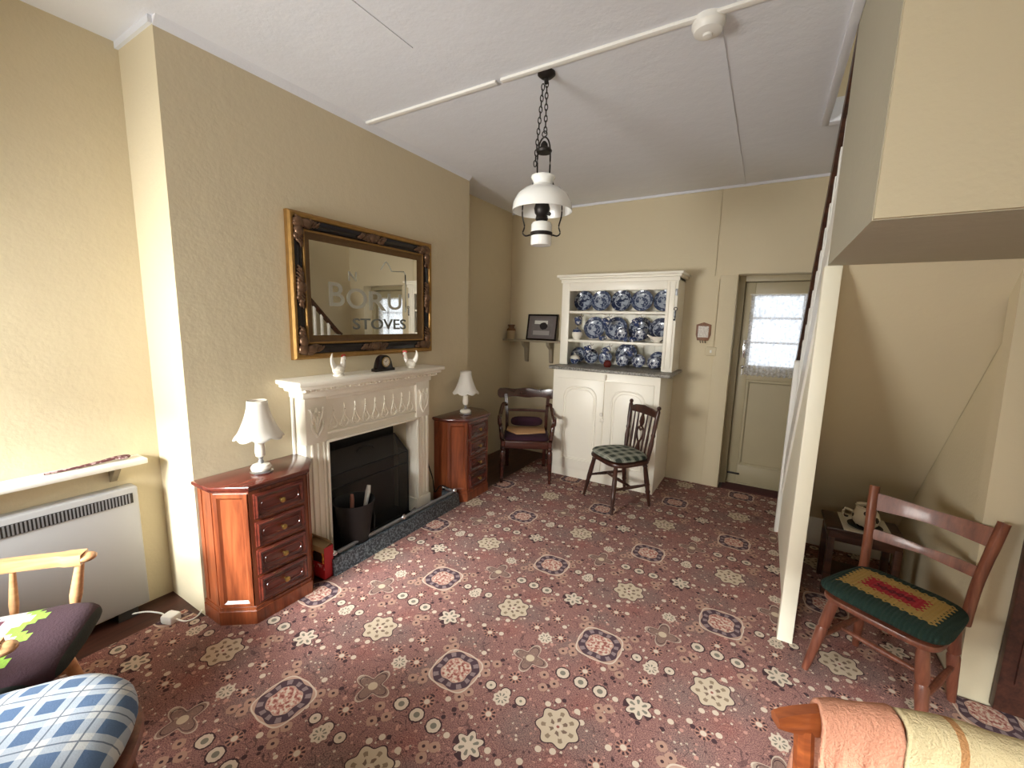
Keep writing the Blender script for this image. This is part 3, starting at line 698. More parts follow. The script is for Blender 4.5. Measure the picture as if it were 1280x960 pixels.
# ash pan
t = thing('ash_pan', 'small grey metal shovel pan lying on the hearth behind the fender', 'pan', (-2.235, 2.42, .025))
mb = MB().lathe([(0, 0), (.06, 0), (.105, .03), (.102, .032), (.058, .004), (0, .004)], 24, Matrix.Diagonal((.6, 1.4, 1.3, 1))); mb.build('pan', M['steel'], t)
# black flex from the far lamp
o = MB().tube(catmull([(-2.37, 2.585, .46), (-2.365, 2.60, .40), (-2.37, 2.62, .33), (-2.36, 2.66, .20), (-2.34, 2.665, .08), (-2.28, 2.668, .15), (-2.2, 2.68, .14)]), .005, 6).build('lamp_cable', M['rubber'], None); tag(o, 'thin black flex hanging between the fireplace and the far chest', 'cable')
# ------------------------------------------------------------------ mirror
mi = thing('wall_mirror', 'large gilt and black framed mirror etched with lettering above the mantel', 'mirror', (-2.388, 2.055, 1.73))
MM = Matrix(((0, 0, 1, 0), (1, 0, 0, 0), (0, 1, 0, 0), (0, 0, 0, 1)))   # local XY plane -> world YZ, height -> +X
FW, FH = 1.19, .85
mb = MB(); rectframe(mb, FW, FH, [(0, 0), (0, .03), (.012, .042), (.03, .036), (.034, .028)], MM); mb.build('outer_gilt_edge', M['gilt'], mi)
mb = MB(); rectframe(mb, FW, FH, [(.034, .028), (.05, .034), (.072, .03), (.088, .02)], MM); fr = mb.build('frame', M['ebony'], mi)
mb = MB(); rectframe(mb, FW, FH, [(.088, .02), (.094, .03), (.102, .028)], MM); mb.build('inner_gilt_edge', M['gilt'], mi)
mb = MB(); rectframe(mb, FW, FH, [(.102, .028), (.112, .016), (.14, .008), (.145, .004)], MM); mb.build('inner_slip', M['darkgilt'], mi)
mb = MB().quad((.006, -FW/2+.14, -FH/2+.14), (.006, FW/2-.14, -FH/2+.14), (.006, FW/2-.14, FH/2-.14), (.006, -FW/2+.14, FH/2-.14)); mb.build('mirror_glass', M['mirror'], mi, 0)
def scroll(L, n, seed):
    r = random.Random(seed); mb = MB()
    for k in range(n):
        t = (k+.5)/n*2-1; s_ = 1-abs(t)*.55
        mb.ball((.038, t*L, r.uniform(-.018, .018)), r.uniform(.012, .02)*s_+.004, 8, (.8, 1.3, 1))
        mb.tube(catmull([(.034, t*L-.02, -.03*s_), (.046, t*L, 0), (.034, t*L+.022, .03*s_)]), .006, 6)
    mb.ball((.04, 0, 0), .028, 10, (.7, 1.2, 1)); return mb
for yy, zz, ver in ((0, FH/2-.06, 0), (0, -FH/2+.06, 0), (-FW/2+.06, 0, 1), (FW/2-.06, 0, 1)):
    mb = scroll(.11, 11, int(abs(yy*100)+abs(zz*37)))
    if ver: mb.bm.transform(rot('X', 90))
    bmesh.ops.translate(mb.bm, verts=mb.bm.verts[:], vec=(0, yy, zz)); mb.build('centre_ornament', M['bronze'], fr)
for sy in (-1, 1):
    for sz in (-1, 1):
        mb = MB()
        for ang in (0, 90):
            q = scroll(.075, 8, ang+sy+2*sz); q.bm.transform(rot('X', ang)); bmesh.ops.translate(q.bm, verts=q.bm.verts[:], vec=(0, -sy*.05 if ang == 0 else 0, 0 if ang == 0 else -sz*.05))
            me = bpy.data.meshes.new('t'); q.bm.to_mesh(me); q.bm.free(); mb.bm.from_mesh(me); bpy.data.meshes.remove(me)
        mb.ball((.036, 0, 0), .034, 10, (.6, 1, 1))
        bmesh.ops.translate(mb.bm, verts=mb.bm.verts[:], vec=(0, sy*(FW/2-.06), sz*(FH/2-.06))); mb.build('corner_ornament', M['bronze'], fr)
# etched lettering: B O R U / STOVES, an N and an arch outline
def letters(s, y, z, w, h, mat, name='etched_letter'):
    mb = text_mb(s, 1, .0006)
    xs = [v.co.x for v in mb.bm.verts]; ys = [v.co.y for v in mb.bm.verts]
    a, b, c, d_ = min(xs), max(xs), min(ys), max(ys)
    for v in mb.bm.verts: v.co.x = (v.co.x-a)/(b-a)*w; v.co.y = (v.co.y-c)/(d_-c)*h; v.co.z = v.co.z*2
    mb.bm.transform(MM); bmesh.ops.translate(mb.bm, verts=mb.bm.verts[:], vec=(.0075, y-2.055, z-1.73))
    return mb.build(name, mat, mi, 0)
letters('B', 1.725, 1.63, .115, .15, M['etch']); letters('O', 1.855, 1.62, .165, .135, M['etch']); letters('R', 2.04, 1.615, .15, .13, M['etch']); letters('U', 2.21, 1.625, .13, .115, M['etch'])
letters('STOVES', 1.90, 1.482, .485, .075, M['etch_dark']); letters('N', 1.875, 1.80, .065, .06, M['etch'])
mb = MB().tube(catmull([(.008, 2.15-2.055, 1.90-1.73), (.008, 2.2-2.055, 1.96-1.73), (.008, 2.25-2.055, 1.90-1.73)], 4)+[Vector((.008, .315, .18)), Vector((.008, .332, .16)), Vector((.008, .332, -.08)), Vector((.008, .325, -.12))], .004, 5)
mb.build('etched_arch', M['etch'], mi)
# ------------------------------------------------------------------ corner chests
def hexpoly(g): return [(0, -.25-g), (.15+.4*g, -.25-g), (.285+g, -.15-.4*g), (.285+g, .15+.4*g), (.15+.4*g, .25+g), (0, .25+g)]
def make_chest():
    th = thing('corner_chest', 'x', 'chest of drawers', (0, 0, 0))
    MB().prism(hexpoly(0), .085, .708).build('carcass', M['mahog'], th)
    mb = MB().prism(hexpoly(.012), .0, .07).prism(hexpoly(.006), .07, .088); mb.build('plinth', M['mahog'], th)
    mb = MB().prism(hexpoly(.012), .706, .716).prism(hexpoly(.024), .714, .738, None, .008); mb.build('chest_top', M['mahog_dark'], th)
    for s in (-1, 1):                              # framed panel on each canted corner and each side
        a, b = Vector((.15, s*.25, 0)), Vector((.285, s*.15, 0)); mid = (a+b)/2; d = (b-a).normalized()
        n = Vector((d.y, -d.x, 0)); n = n if n.y*s > 0 else -n
        Mx = Matrix((( -d.x*s, 0, n.x, mid.x), (-d.y*s, 0, n.y, mid.y), (0, 1, 0, .395), (0, 0, 0, 1)))
        mb = MB(); rectframe(mb, .158, .60, [(0, 0), (0, .008), (.018, .01), (.026, .003), (.03, .0)], Mx); mb.build('corner_panel', M['mahog'], th)
        mb = MB().box((.02, s*.25-.004, .10), (.045, s*.25+.004, .70)).box((.115, s*.25-.004, .10), (.14, s*.25+.004, .70)); mb.build('side_stile', M['mahog'], th)
    for k in range(4):
        z = .172+k*.149
        Mx = Matrix(((0, 0, 1, .285), (1, 0, 0, 0), (0, 1, 0, z), (0, 0, 0, 1)))
        dr = MB(); dr.box((-.132, -.067, -.01), (.132, .067, .012), .004, Mx); rectframe(dr, .264, .134, [(.006, .012), (.012, .02), (.02, .018), (.026, .012)], Mx)
        pill = [(.075*math.copysign(1, math.cos(t))+.024*math.cos(t), .024*math.sin(t)) for t in [2*PI*i/24+.001 for i in range(24)]]
        dr.tube([Mx @ Vector((p[0], p[1], .014)) for p in pill], .004, 6, closed=True, up=(1, 0, 0))
        d_ = dr.build('drawer', M['mahog_dark'], th)
        MB().lathe([(0, 0), (.006, 0), (.005, .012), (.013, .018), (.014, .026), (.008, .031), (0, .032)], 14, Mx @ tr(.0, 0, .012)).build('knob', M['brass'], d_)
    return th
c1 = make_chest(); c1.location = (-2.386, 1.18, 0); c1['label'] = 'mahogany corner chest of drawers nearest the camera beside the fireplace'; c1['group'] = 'corner chests flanking the fireplace'
c2 = copy_tree(c1); c2.location = (-2.386, 2.96, 0); c2['label'] = 'mahogany corner chest of drawers on the far side of the fireplace near the armchair'
# ------------------------------------------------------------------ table lamps
def make_lamp():
    th = thing('table_lamp', 'x', 'lamp', (0, 0, 0))
    MB().lathe([(0, 0), (.052, 0), (.055, .008), (.05, .014), (.03, .018), (.03, .02), (0, .02)], 24).build('lamp_foot', M['chrome'], th)
    MB().lathe([(0, .018), (.046, .018), (.05, .03), (.042, .044), (.02, .05), (0, .05)], 24).build('lamp_base', M['ceramic'], th)
    MB().lathe([(.012, .05), (.015, .06), (.009, .07), (.012, .08), (.012, .085), (0, .086)], 16).build('lamp_collar', M['steel'], th)
    MB().lathe([(.012, .085), (.022, .092), (.026, .12), (.022, .155), (.025, .17), (.02, .178), (.008, .182), (.008, .20)], 20).build('lamp_stem', M['ceramic'], th)
    mb = MB(); bm = mb.bm; rings = []; N = 64
    for t in [i/14 for i in range(15)]:
        r = .046+.062*(t**1.7)+.006*max(0, t-.85)/.15; row = []
        for k in range(N):
            a = 2*PI*k/N; sc = abs(math.sin(4*a))
            rr = r*(1+.05*t*(sc-.5)); zz = .385-.19*t+(-.014*sc+.006)*(t**6)
            row.append(bm.verts.new((rr*math.cos(a), rr*math.sin(a), zz)))
        rings.append(row)
    for A, B in zip(rings, rings[1:]):
        for k in range(N): bm.faces.new((A[k], A[(k+1) % N], B[(k+1) % N], B[k]))
    sh = mb.build('lamp_shade', M['shade'], th, 50)
    mod = sh.modifiers.new('s', 'SOLIDIFY'); mod.thickness = .002
    MB().tube([(.046*math.cos(2*PI*k/24), .046*math.sin(2*PI*k/24), .385) for k in range(24)], .003, 6, closed=True).build('shade_ring', M['ceramic'], th)
    return th
l1 = make_lamp(); l1.location = (-2.225, 1.165, .738); l1['label'] = 'white bell-shaded table lamp on the chest nearest the camera'; l1['group'] = 'table lamps on the corner chests'
l2 = copy_tree(l1); l2.location = (-2.215, 2.93, .738); l2['label'] = 'white bell-shaded table lamp on the far chest beyond the fireplace'
# ------------------------------------------------------------------ mantel figures and clock
def hen(name, label, loc, rz, tailh=1.0, sc=1.0):
    th = thing(name, label, 'figurine', loc, rz)
    mb = MB(); mb.ball((0, 0, .038), .036, 18, (1.25, .85, .95)); mb.lathe([(0, 0), (.034, 0), (.034, .008), (.026, .016), (0, .02)], 18)
    mb.sweep(catmull([(-.02, 0, .04), (-.045, 0, .08), (-.052, 0, .125*tailh), (-.045, 0, .15*tailh)]), [(.02*math.cos(a), .012*math.sin(a)) for a in [2*PI*k/10 for k in range(10)]], (0, 1, 0), [1.2-.06*i for i in range(19)])
    mb.sweep(catmull([(.02, 0, .045), (.04, 0, .07), (.042, 0, .095), (.046, 0, .112)]), [(.018*math.cos(a), .018*math.sin(a)) for a in [2*PI*k/10 for k in range(10)]], (0, 1, 0), [1.25-.035*i for i in range(19)])
    mb.ball((.048, 0, .112), .0165, 12, (1.05, .9, 1)); mb.ball((0, .028, .045), .022, 10, (1.2, .35, .8)); mb.ball((0, -.028, .045), .022, 10, (1.2, .35, .8))
    mb.build('body', M['ceramic'], th)
    mb = MB()
    for k in range(4): mb.ball((.034+.009*k, 0, .129+.003*(k in (1, 2))), .0065, 8, (1, .5, 1.3))
    mb.ball((.06, 0, .096), .006, 8, (.7, .5, 1.4)); mb.build('comb', M['comb'], th)['label'] = 'red comb'
    MB().turned((.06, 0, .112), (.078, 0, .109), [(0, .006), (1, .001)], 8).build('beak', M['gilt'], th)
    th.scale = (sc, sc, sc); return th
hen('hen_figurine', 'white china hen with a red comb at the near end of the mantel', (-2.262, 1.685, 1.20), 98, 1.0, .95)
hen('hen_figurine', 'white china hen turned away at the far end of the mantel', (-2.262, 2.31, 1.20), 205, .95, .92)
ck = thing('mantel_clock', 'small black mantel clock with a round pale dial', 'clock', (-2.262, 2.045, 1.20), 90)
out = [(-.085, 0), (.085, 0), (.085, .018), (.066, .024), (.056, .06)]+[(.05*math.cos(a), .065+.046*math.sin(a)) for a in [PI*k/12 for k in range(1, 12)]]+[(-.056, .06), (-.066, .024), (-.085, .018)]
MB().prism(out, -.025, .025, Matrix(((1, 0, 0, 0), (0, 0, -1, 0), (0, 1, 0, 0), (0, 0, 0, 1))), .003).build('clock_case', M['ebony'], ck)
MB().lathe([(.034, 0), (.034, .006), (.03, .008), (.03, .002)], 28, tr(0, -.025, .064) @ rot('X', 90)).build('bezel', M['brass'], ck)
dial = MB().lathe([(0, .003), (.03, .003)], 28, tr(0, -.025, .064) @ rot('X', 90)).build('dial', M['ceramic'], ck)
mb = MB()
for k in range(12):
    a = 2*PI*k/12; mb.box((-.0012, -.0292, .022), (.0012, -.0284, .028), 0, tr(0, 0, .064) @ rot('Y', math.degrees(a)))
mb.box((-.0012, -.030, 0), (.0012, -.029, .02), 0, tr(0, 0, .064) @ rot('Y', 40)).box((-.0016, -.030, 0), (.0016, -.029, .014), 0, tr(0, 0, .064) @ rot('Y', -70)); mb.build('hands', M['black'], ck)
# ------------------------------------------------------------------ dresser
dz = thing('dresser', 'white painted dresser with open plate shelves above two panelled doors', 'dresser', (-1.29, 4.15, 0))
YF, YB_, YU = 3.87, 4.458, 4.10
mb = MB().box((-1.815, YF, .09), (-.765, YB_, 1.10), .004).box((-1.80, YF+.012, 0), (-.77, YB_, .10))
put(mb, 'lower_carcass', M['cream'], dz)
put(MB().box((-1.865, YF-.025, 1.10), (-.685, YB_, 1.13), .008), 'counter_top', M['stonetop'], dz)['label'] = 'grey speckled top'
Mf = lambda x, z: Matrix(((1, 0, 0, x), (0, 0, -1, YF), (0, 1, 0, z), (0, 0, 0, 1)))
for sx, x0, x1 in ((-1, -1.765, -1.275), (1, -1.267, -.815)):
    w, h = x1-x0, .90; cx = (x0+x1)/2
    Mx = Mf(cx, .57)
    mb = MB().box((-w/2, -h/2, -.005), (w/2, h/2, .012), .003, Mx)
    a, b = w/2-.075, h/2-.08; c = .10
    def arch(ins): 
        aa, bb = a-ins, b-ins
        return [(-aa, -bb), (aa, -bb), (aa, bb-c)]+[(aa-c*(1-math.cos(t)), bb-c+c*math.sin(t)) for t in (PI/8, PI/4, 3*PI/8)]+[(aa-c-.0, bb)]+[(-aa+c, bb)]+[(-aa+c*(1-math.cos(t)), bb-c+c*math.sin(t)) for t in (3*PI/8, PI/4, PI/8)]+[(-aa, bb-c)]
    mb.tube([Mx @ Vector((p[0], p[1], .012)) for p in arch(0)], .009, 6, closed=True, up=(0, 1, 0)); mb.tube([Mx @ Vector((p[0], p[1], .012)) for p in arch(.022)], .005, 6, closed=True, up=(0, 1, 0))
    dd_ = put(mb, 'door', M['cream'], dz)
put(MB().lathe([(0, 0), (.012, 0), (.009, .01), (.019, .018), (.017, .028), (0, .032)], 16, Mf(-1.285, .70) @ tr(0, 0, .012)).box((-1.30, YF-.02, .625), (-1.262, YF-.012, .655), .002), 'door_knob', M['ceramic'], dz, 35, dd_)
put(MB().box((-1.276, YF-.022, 1.03), (-1.262, YF-.012, 1.085), .002), 'turn_catch', M['ceramic'], dz)
# upper shelves
mb = MB().box((-1.86, YU, 1.13), (-1.775, YU+.03, 2.0), .003).box((-.82, YU, 1.13), (-.72, YU+.03, 2.0), .003).box((-1.775, YU, 1.885), (-.82, YU+.03, 2.0), .003)
mb.box((-1.855, YU+.03, 1.13), (-1.835, YB_, 2.0)).box((-.745, YU+.03, 1.13), (-.722, YB_, 2.0)).box((-1.855, YU+.03, 1.98), (-.722, YB_, 2.0))
mb.box((-.80, YU-.008, 1.16), (-.79, YU, 1.95), .003).box((-.752, YU-.008, 1.16), (-.742, YU, 1.95), .003)
put(mb, 'upper_frame', M['cream'], dz)
mb = MB()
for k in range(10): mb.box((-1.835+.109*k, YB_-.016, 1.13), (-1.835+.109*k+.1085, YB_-.004, 1.98), .003)
put(mb, 'back_boards', M['cream'], dz)
for z in (1.392, 1.685): put(MB().box((-1.834, YU+.012, z-.024), (-.746, YB_-.018, z), .003), 'shelf', M['cream'], dz)
mb = MB().box((-1.885, YU-.03, 2.0), (-.695, YB_, 2.022), .006).box((-1.905, YU-.055, 2.02), (-.675, YB_, 2.045), .008).box((-1.87, YU-.012, 1.965), (-.71, YU+.002, 2.0), .004)
put(mb, 'cornice', M['cream'], dz)
for x, z in ((-.735, 1.86), (-.735, 1.66)): put(MB().box((x-.006, YU-.012, z-.03), (x+.012, YU, z+.03), .002), 'hinge', M['steel'], dz)
t = thing('old_key', 'long dark iron key hanging on the right edge of the dresser', 'key', (-.728, YU-.012, 1.655))
mb = MB().tube([(.014*math.cos(2*PI*k/14), 0, .055+.014*math.sin(2*PI*k/14)) for k in range(14)], .004, 6, closed=True, up=(0, 1, 0)).tube([(0, 0, .04), (0, 0, -.05)], .004, 6).box((-.014, -.003, -.05), (0, .003, -.032)); mb.build('key_body', M['iron'], t)
MB().turned((0, .014, .069), (0, -.008, .069), [(0, .003), (1, .004)], 8).build('key_nail', M['iron'], t)
# crockery
PL = {}
def plate(kind, x, z0, r, y, label, lean=12, cat='plate', matn='plate', group='blue patterned plates on the dresser'):
    # a plate standing on edge on a shelf at z0, leaning back
    if (kind, matn) not in PL:
        pr = [(0, .004), (.060, .004), (.068, .008), (.098, .018), (.10, .020), (.098, .0215), (.068, .012), (.060, .008), (0, .008)] if kind == 'plate' else [(0, .004), (.03, .004), (.05, .014), (.062, .018), (.0625, .02), (.05, .0175), (.03, .008), (0, .008)]
        th = MB().lathe(pr, 40).build('dinner_plate' if kind == 'plate' else 'saucer', M[matn], None, 40); PL[(kind, matn)] = th; first = True
    else:
        th = PL[(kind, matn)].copy(); COL.objects.link(th)
    R0 = .10 if kind == 'plate' else .0625
    s = r/R0; th.scale = (s, s, s)
    a = math.radians(lean)
    th.location = (x, y, z0+r*math.cos(a)+.004)
    th.rotation_euler = (PI/2-a, 0, random.uniform(-.15, .15)) if False else (PI/2-a, 0, 0)
    return tag(th, label, cat, group)
ORD = ['leftmost', 'second from the left', 'middle', 'second from the right', 'rightmost']
for i, x in enumerate((-1.715, -1.512, -1.305, -1.09, -.88)):
    plate('plate', x, 1.686, .107 if i != 2 else .109, 4.36-.004*(i % 2)*6, 'blue dinner plate on the top dresser shelf, %s of five' % ORD[i], matn='plate' if i in (0, 2) else 'plate2')
O4 = ['leftmost', 'second from the left', 'second from the right', 'rightmost']
for i, x in enumerate((-1.578, -1.345, -1.095, -.895)):
    plate('plate', x, 1.393, .118, 4.36, 'large blue plate on the middle dresser shelf, %s of four' % O4[i], matn=('plate2', 'plate2', 'plate', 'plate')[i])
plate('saucer', -1.255, 1.393, .066, 4.24, 'small blue plate on the middle shelf, left of the two small cups', matn='saucer', group='small blue plates on the dresser')
plate('saucer', -1.075, 1.393, .064, 4.24, 'small blue plate on the middle shelf, right of the two small cups', matn='saucer', group='small blue plates on the dresser')
for x, r, y, kind, mt, lb in ((-1.75, .083, 4.36, 'plate', 'plate2', 'blue plate at the left end of the bottom shelf, behind a white lidded dish'),
        (-1.59, .078, 4.33, 'plate', 'plate', 'blue plate on the bottom shelf, second from the left under a hanging jug'),
        (-1.435, .072, 4.33, 'plate', 'plate2', 'blue plate on the bottom shelf, just left of the dark red pot'),
        (-1.225, .115, 4.38, 'plate', 'plate', 'largest blue plate of the bottom shelf, standing behind the small one'),
        (-1.228, .064, 4.25, 'saucer', 'saucer', 'small blue plate on the bottom shelf in front of the largest plate'),
        (-1.065, .066, 4.25, 'saucer', 'saucer', 'small white rimmed blue plate on the bottom shelf, second from the right'),
        (-.905, .082, 4.36, 'plate', 'plate2', 'blue plate at the right end of the bottom shelf, behind a small plate'),
        (-.92, .062, 4.25, 'saucer', 'saucer', 'small blue plate at the right end of the bottom shelf')):
    plate(kind, x, 1.131, r, y, lb, matn=mt)
def make_jug():
    th = thing('hanging_jug', 'x', 'jug', (0, 0, 0))
    mb = MB().lathe([(0, 0), (.024, 0), (.034, .02), (.033, .045), (.024, .065), (.028, .078), (.026, .078), (.022, .065), (.03, .045), (.03, .02), (0, .006)], 24); mb.build('jug_body', M['jug'], th)
    MB().tube(catmull([(.026, 0, .068), (.05, 0, .068), (.05, 0, .035), (.032, 0, .022)]), .0045, 6).build('handle', M['jug'], th)
    MB().prism([(-.034, -.004), (-.034, .004), (-.02, .012), (-.02, -.012)], .062, .078).build('spout', M['jug'], th)
    return th
j0 = make_jug(); first = True
hk = plain('brass_hook', (150, 130, 90), .4, .8)
for zsh, xs, nm in ((1.662, (-1.665, -1.365, -1.055), 'middle'), (1.368, (-1.545, -1.345, -1.095), 'bottom')):
    for i, x in enumerate(xs):
        j = j0 if first else copy_tree(j0); first = False
        j.location = (x-.02, 4.17, zsh-.115); j.rotation_euler = (0, math.radians(-28), math.radians((-20, 15, 35)[i]))
        tag(j, 'small blue and white jug hanging above the %s dresser shelf, %s of three' % (nm, ('leftmost', 'middle', 'rightmost')[i]), 'jug', 'jugs hanging from the dresser shelves')
        h_ = MB().tube(catmull([(0, 0, 0), (0, 0, -.02), (.012, 0, -.034), (.022, 0, -.026), (.022, 0, -.018)]), .0025, 6).build('cup_hook', hk, None, loc=(x, 4.17, zsh+.002)); tag(h_, 'brass cup hook above the %s dresser shelf, %s of three' % (nm, ('leftmost', 'middle', 'rightmost')[i]), 'hook', 'brass cup hooks')
t = thing('sugar_bowl', 'white china bowl with blue band at the left end of the middle shelf', 'bowl', (-1.725, 4.22, 1.392))
MB().lathe([(0, 0), (.03, 0), (.05, .03), (.054, .06), (.048, .078), (.044, .078), (.05, .058), (.046, .03), (0, .008)], 28).build('bowl', M['ceramic'], t)
MB().lathe([(.049, .076), (.04, .10), (.02, .112), (.008, .115), (.010, .125), (0, .13)], 28).build('lid', M['jug'], t)
def cup(label, loc, rz, sc=1):
    th = thing('teacup', label, 'cup', loc, rz, 'small cups on the middle shelf')
    MB().lathe([(0, 0), (.02, 0), (.032, .02), (.036, .05), (.033, .05), (.029, .02), (0, .006)], 24).build('cup_body', M['jug'], th)
    MB().tube(catmull([(.034, 0, .042), (.052, 0, .04), (.05, 0, .02), (.03, 0, .014)]), .004, 6).build('handle', M['jug'], th); th.scale = (sc,)*3
cup('tiny blue and white cup in front of the leftmost large plate', (-1.445, 4.20, 1.392), 30, .9)
cup('blue and white cup between the two small plates, left of the pair', (-1.195, 4.19, 1.392), 200, .9)
cup('blue and white cup between the two small plates, right of the pair', (-1.127, 4.19, 1.392), -20, .9)
t = thing('gravy_boat', 'pale gravy boat at the right end of the middle shelf', 'gravy boat', (-.90, 4.21, 1.392))
mb = MB().lathe([(0, 0), (.03, 0), (.02, .012), (.045, .035), (.05, .058), (.046, .058), (.04, .035), (0, .018)], 28, Matrix.Diagonal((1.35, .8, 1, 1))); mb.tube(catmull([(-.05, 0, .05), (-.075, 0, .065), (-.09, 0, .075)]), .014, 8, scl=[1-.04*i for i in range(13)]); mb.build('boat', M['ceramic'], t)
t = thing('lidded_dish', 'white lidded dish at the left end of the bottom shelf', 'dish', (-1.74, 4.23, 1.13))
MB().lathe([(0, 0), (.03, 0), (.045, .02), (.056, .05), (.054, .054), (0, .05)], 28).build('dish', M['jug'], t); MB().lathe([(.055, .054), (.045, .08), (.02, .095), (.007, .098), (.009, .11), (0, .114)], 28).build('lid', M['ceramic'], t)
t = thing('red_pot', 'small dark red glazed pot on the dresser counter', 'pot', (-1.345, 4.13, 1.13)); MB().lathe([(0, 0), (.03, 0), (.042, .025), (.036, .05), (.026, .06), (.03, .068), (.026, .068), (.02, .058), (0, .03)], 24).build('pot_body', M['red_glaze'], t)
# ------------------------------------------------------------------ alcove shelf
sh = thing('alcove_shelf', 'narrow grey shelf on two brackets in the far left alcove', 'shelf', (-2.33, 4.40, 1.34))
put(MB().box((-2.695, 4.28, 1.335), (-1.89, 4.458, 1.355), .003), 'shelf_board', M['greypaint_wood'], sh)
for x in (-2.445, -2.12):
    put(MB().prism([(4.456, 1.335), (4.32, 1.335), (4.33, 1.30), (4.40, 1.25), (4.42, 1.10), (4.456, 1.09)], x-.02, x+.02, Myz, .003), 'bracket', M['greypaint_wood'], sh)
pf = thing('framed_photo', 'framed black and white photograph leaning on the alcove shelf', 'picture frame', (-2.235, 4.375, 1.355))
Mp = rot('X', 80)
mb = MB(); rectframe(mb, .385, .30, [(0, -.008), (0, .008), (.006, .012), (.018, .008), (.018, 0)], Mp @ tr(0, .15, 0)); mb.box((-.19, .002, -.008), (.19, .298, -.004), 0, Mp); mb.build('frame', M['ebony'], pf)
g = G('old_photo'); o_ = g.coord(); x, y, z = g.sep(o_)
n_ = g.noise(14, 4, .6, o_)
col = g.mix(n_, lin((92, 88, 88)), lin((132, 126, 126)))
sky_ = g.m('MULTIPLY', g.band(z, .185, .225), g.band(x, -.10, .07)); col = g.mix(sky_, col, lin((214, 214, 208)))
d_ = g.m('SQRT', g.m('ADD', g.m('POWER', g.m('MULTIPLY', g.m('SUBTRACT', x, .02), .8), 2), g.m('POWER', g.m('SUBTRACT', z, .165), 2)))
col = g.mix(g.below(g.m('ADD', d_, g.m('MULTIPLY', n_, .03)), .055), col, lin((44, 42, 44)))
col = g.mix(g.m('MULTIPLY', g.band(z, .06, .11), g.band(x, -.11, .10)), col, lin((156, 152, 150)))
fr_ = g.m('MAXIMUM', g.m('GREATER_THAN', g.m('ABSOLUTE', x), .135), g.m('GREATER_THAN', g.m('ABSOLUTE', g.m('SUBTRACT', z, .148)), .10))
col = g.mix(fr_, col, lin((112, 104, 104))); g.set(col, .12)
MB().box((-.175, .016, -.003), (.175, .284, .002), 0, Mp).build('print', g.mat, pf)
jr = thing('stoneware_jar', 'small stoneware jar with brown neck on the alcove shelf', 'jar', (-2.63, 4.37, 1.355))
MB().lathe([(0, 0), (.05, 0), (.053, .006), (.053, .10), (0, .10)], 28).build('jar_body', plain('pale_stoneware', (176, 156, 120), .3, 0, .06), jr)
MB().lathe([(.053, .10), (.05, .115), (.034, .135), (.034, .15), (.042, .153), (.042, .17), (0, .172)], 28).build('jar_neck', M['brown_glaze'], jr)
# plaque, switch, alarm
pq = thing('wall_plaque', 'small wooden shield-shaped plaque on the back wall beside the door', 'plaque', (-.523, 4.458, 1.51))
Mw = Matrix(((1, 0, 0, 0), (0, 0, -1, 0), (0, 1, 0, 0), (0, 0, 0, 1)))
MB().prism([(-.05, -.085), (.05, -.085), (.066, -.03), (.066, .065), (0, .088), (-.066, .065), (-.066, -.03)], 0, .014, Mw, .004).build('plaque_board', wood('plaque_wood', (110, 74, 52), (150, 104, 76), .4, 2), pq)
g = G('plaque_print'); o_ = g.coord(); x, y, z = g.sep(o_)
li = g.m('GREATER_THAN', g.m('SINE', g.m('MULTIPLY', z, 420.0)), .5); tx = g.m('GREATER_THAN', g.noise(160, 1, .5, g.v('MULTIPLY', o_, (1, 1, .3))), .52)
g.set(g.mix(g.m('MULTIPLY', g.m('MULTIPLY', li, tx), .7), lin((214, 206, 196)), lin((110, 90, 90))), .5)
MB().box((-.046, -.055, .0135), (.046, .052, .0165), 0, Mw).build('plaque_card', g.mat, pq)
mb = MB()
for s in (-.022, 0, .022): mb.tube([(s, -.009, -.083), (s, -.009, -.097), (s+.006, -.018, -.107), (s+.006, -.026, -.10)], .003, 6)
mb.build('plaque_hooks', M['iron'], pq)
t = thing('light_switch', 'white light switch box on the back wall below the plaque', 'switch', (-.44, 4.458, 1.325)); MB().box((-.045, -.03, -.042), (.045, 0, .042), .006).build('switch_box', M['wall'], t); MB().box((-.008, -.036, -.014), (.008, -.028, .014), .003).build('rocker', M['plastic'], t)
t = thing('smoke_alarm', 'round white smoke alarm on the ceiling at the batten', 'smoke alarm', (-.33, 2.08, CE-.014)); MB().lathe([(0, -.042), (.035, -.042), (.055, -.034), (.062, -.014), (.066, -.01), (.066, .014), (0, .014)], 32).build('alarm_body', M['plastic'], t); MB().lathe([(0, -.052), (.018, -.05), (.02, -.042), (0, -.042)], 20).build('test_button', M['plastic'], t)
# ------------------------------------------------------------------ hanging oil lamp
hl = thing('hanging_lamp', 'hanging oil-style lamp with a white glass shade on two chains', 'lamp', (-1.09, 2.1, 1.97))
MB().lathe([(0, .85), (.045, .85), (.046, .842), (.03, .828), (.012, .822), (.010, .80), (0, .80)], 24).build('ceiling_hook', M['iron'], hl)
def chain(x, z0, z1, dx, name):
    mb = MB(); n = int((z1-z0)/.026)
    for k in range(n):
        zc = z0+(k+.5)*(z1-z0)/n; xx = x+dx*(k+.5)/n
        L = [(.008*math.cos(2*PI*i/10), 0, .017*math.sin(2*PI*i/10)) for i in range(10)]
        Mx = tr(xx, 0, zc) @ rot('Z', 90*(k % 2)+20); mb.tube(L, .0028, 5, closed=True, up=(0, 1, 0), M=Mx)
    mb.build(name, M['iron'], hl)
chain(.004, .565, .81, 0, 'chain'); chain(-.052, .41, .80, .035, 'chain')
mb = MB().tube(catmull([(-.035, 0, .35), (-.037, 0, .46), (-.026, 0, .52), (0, 0, .545), (.026, 0, .52), (.037, 0, .46), (.037, 0, .35)]), .0042, 6)
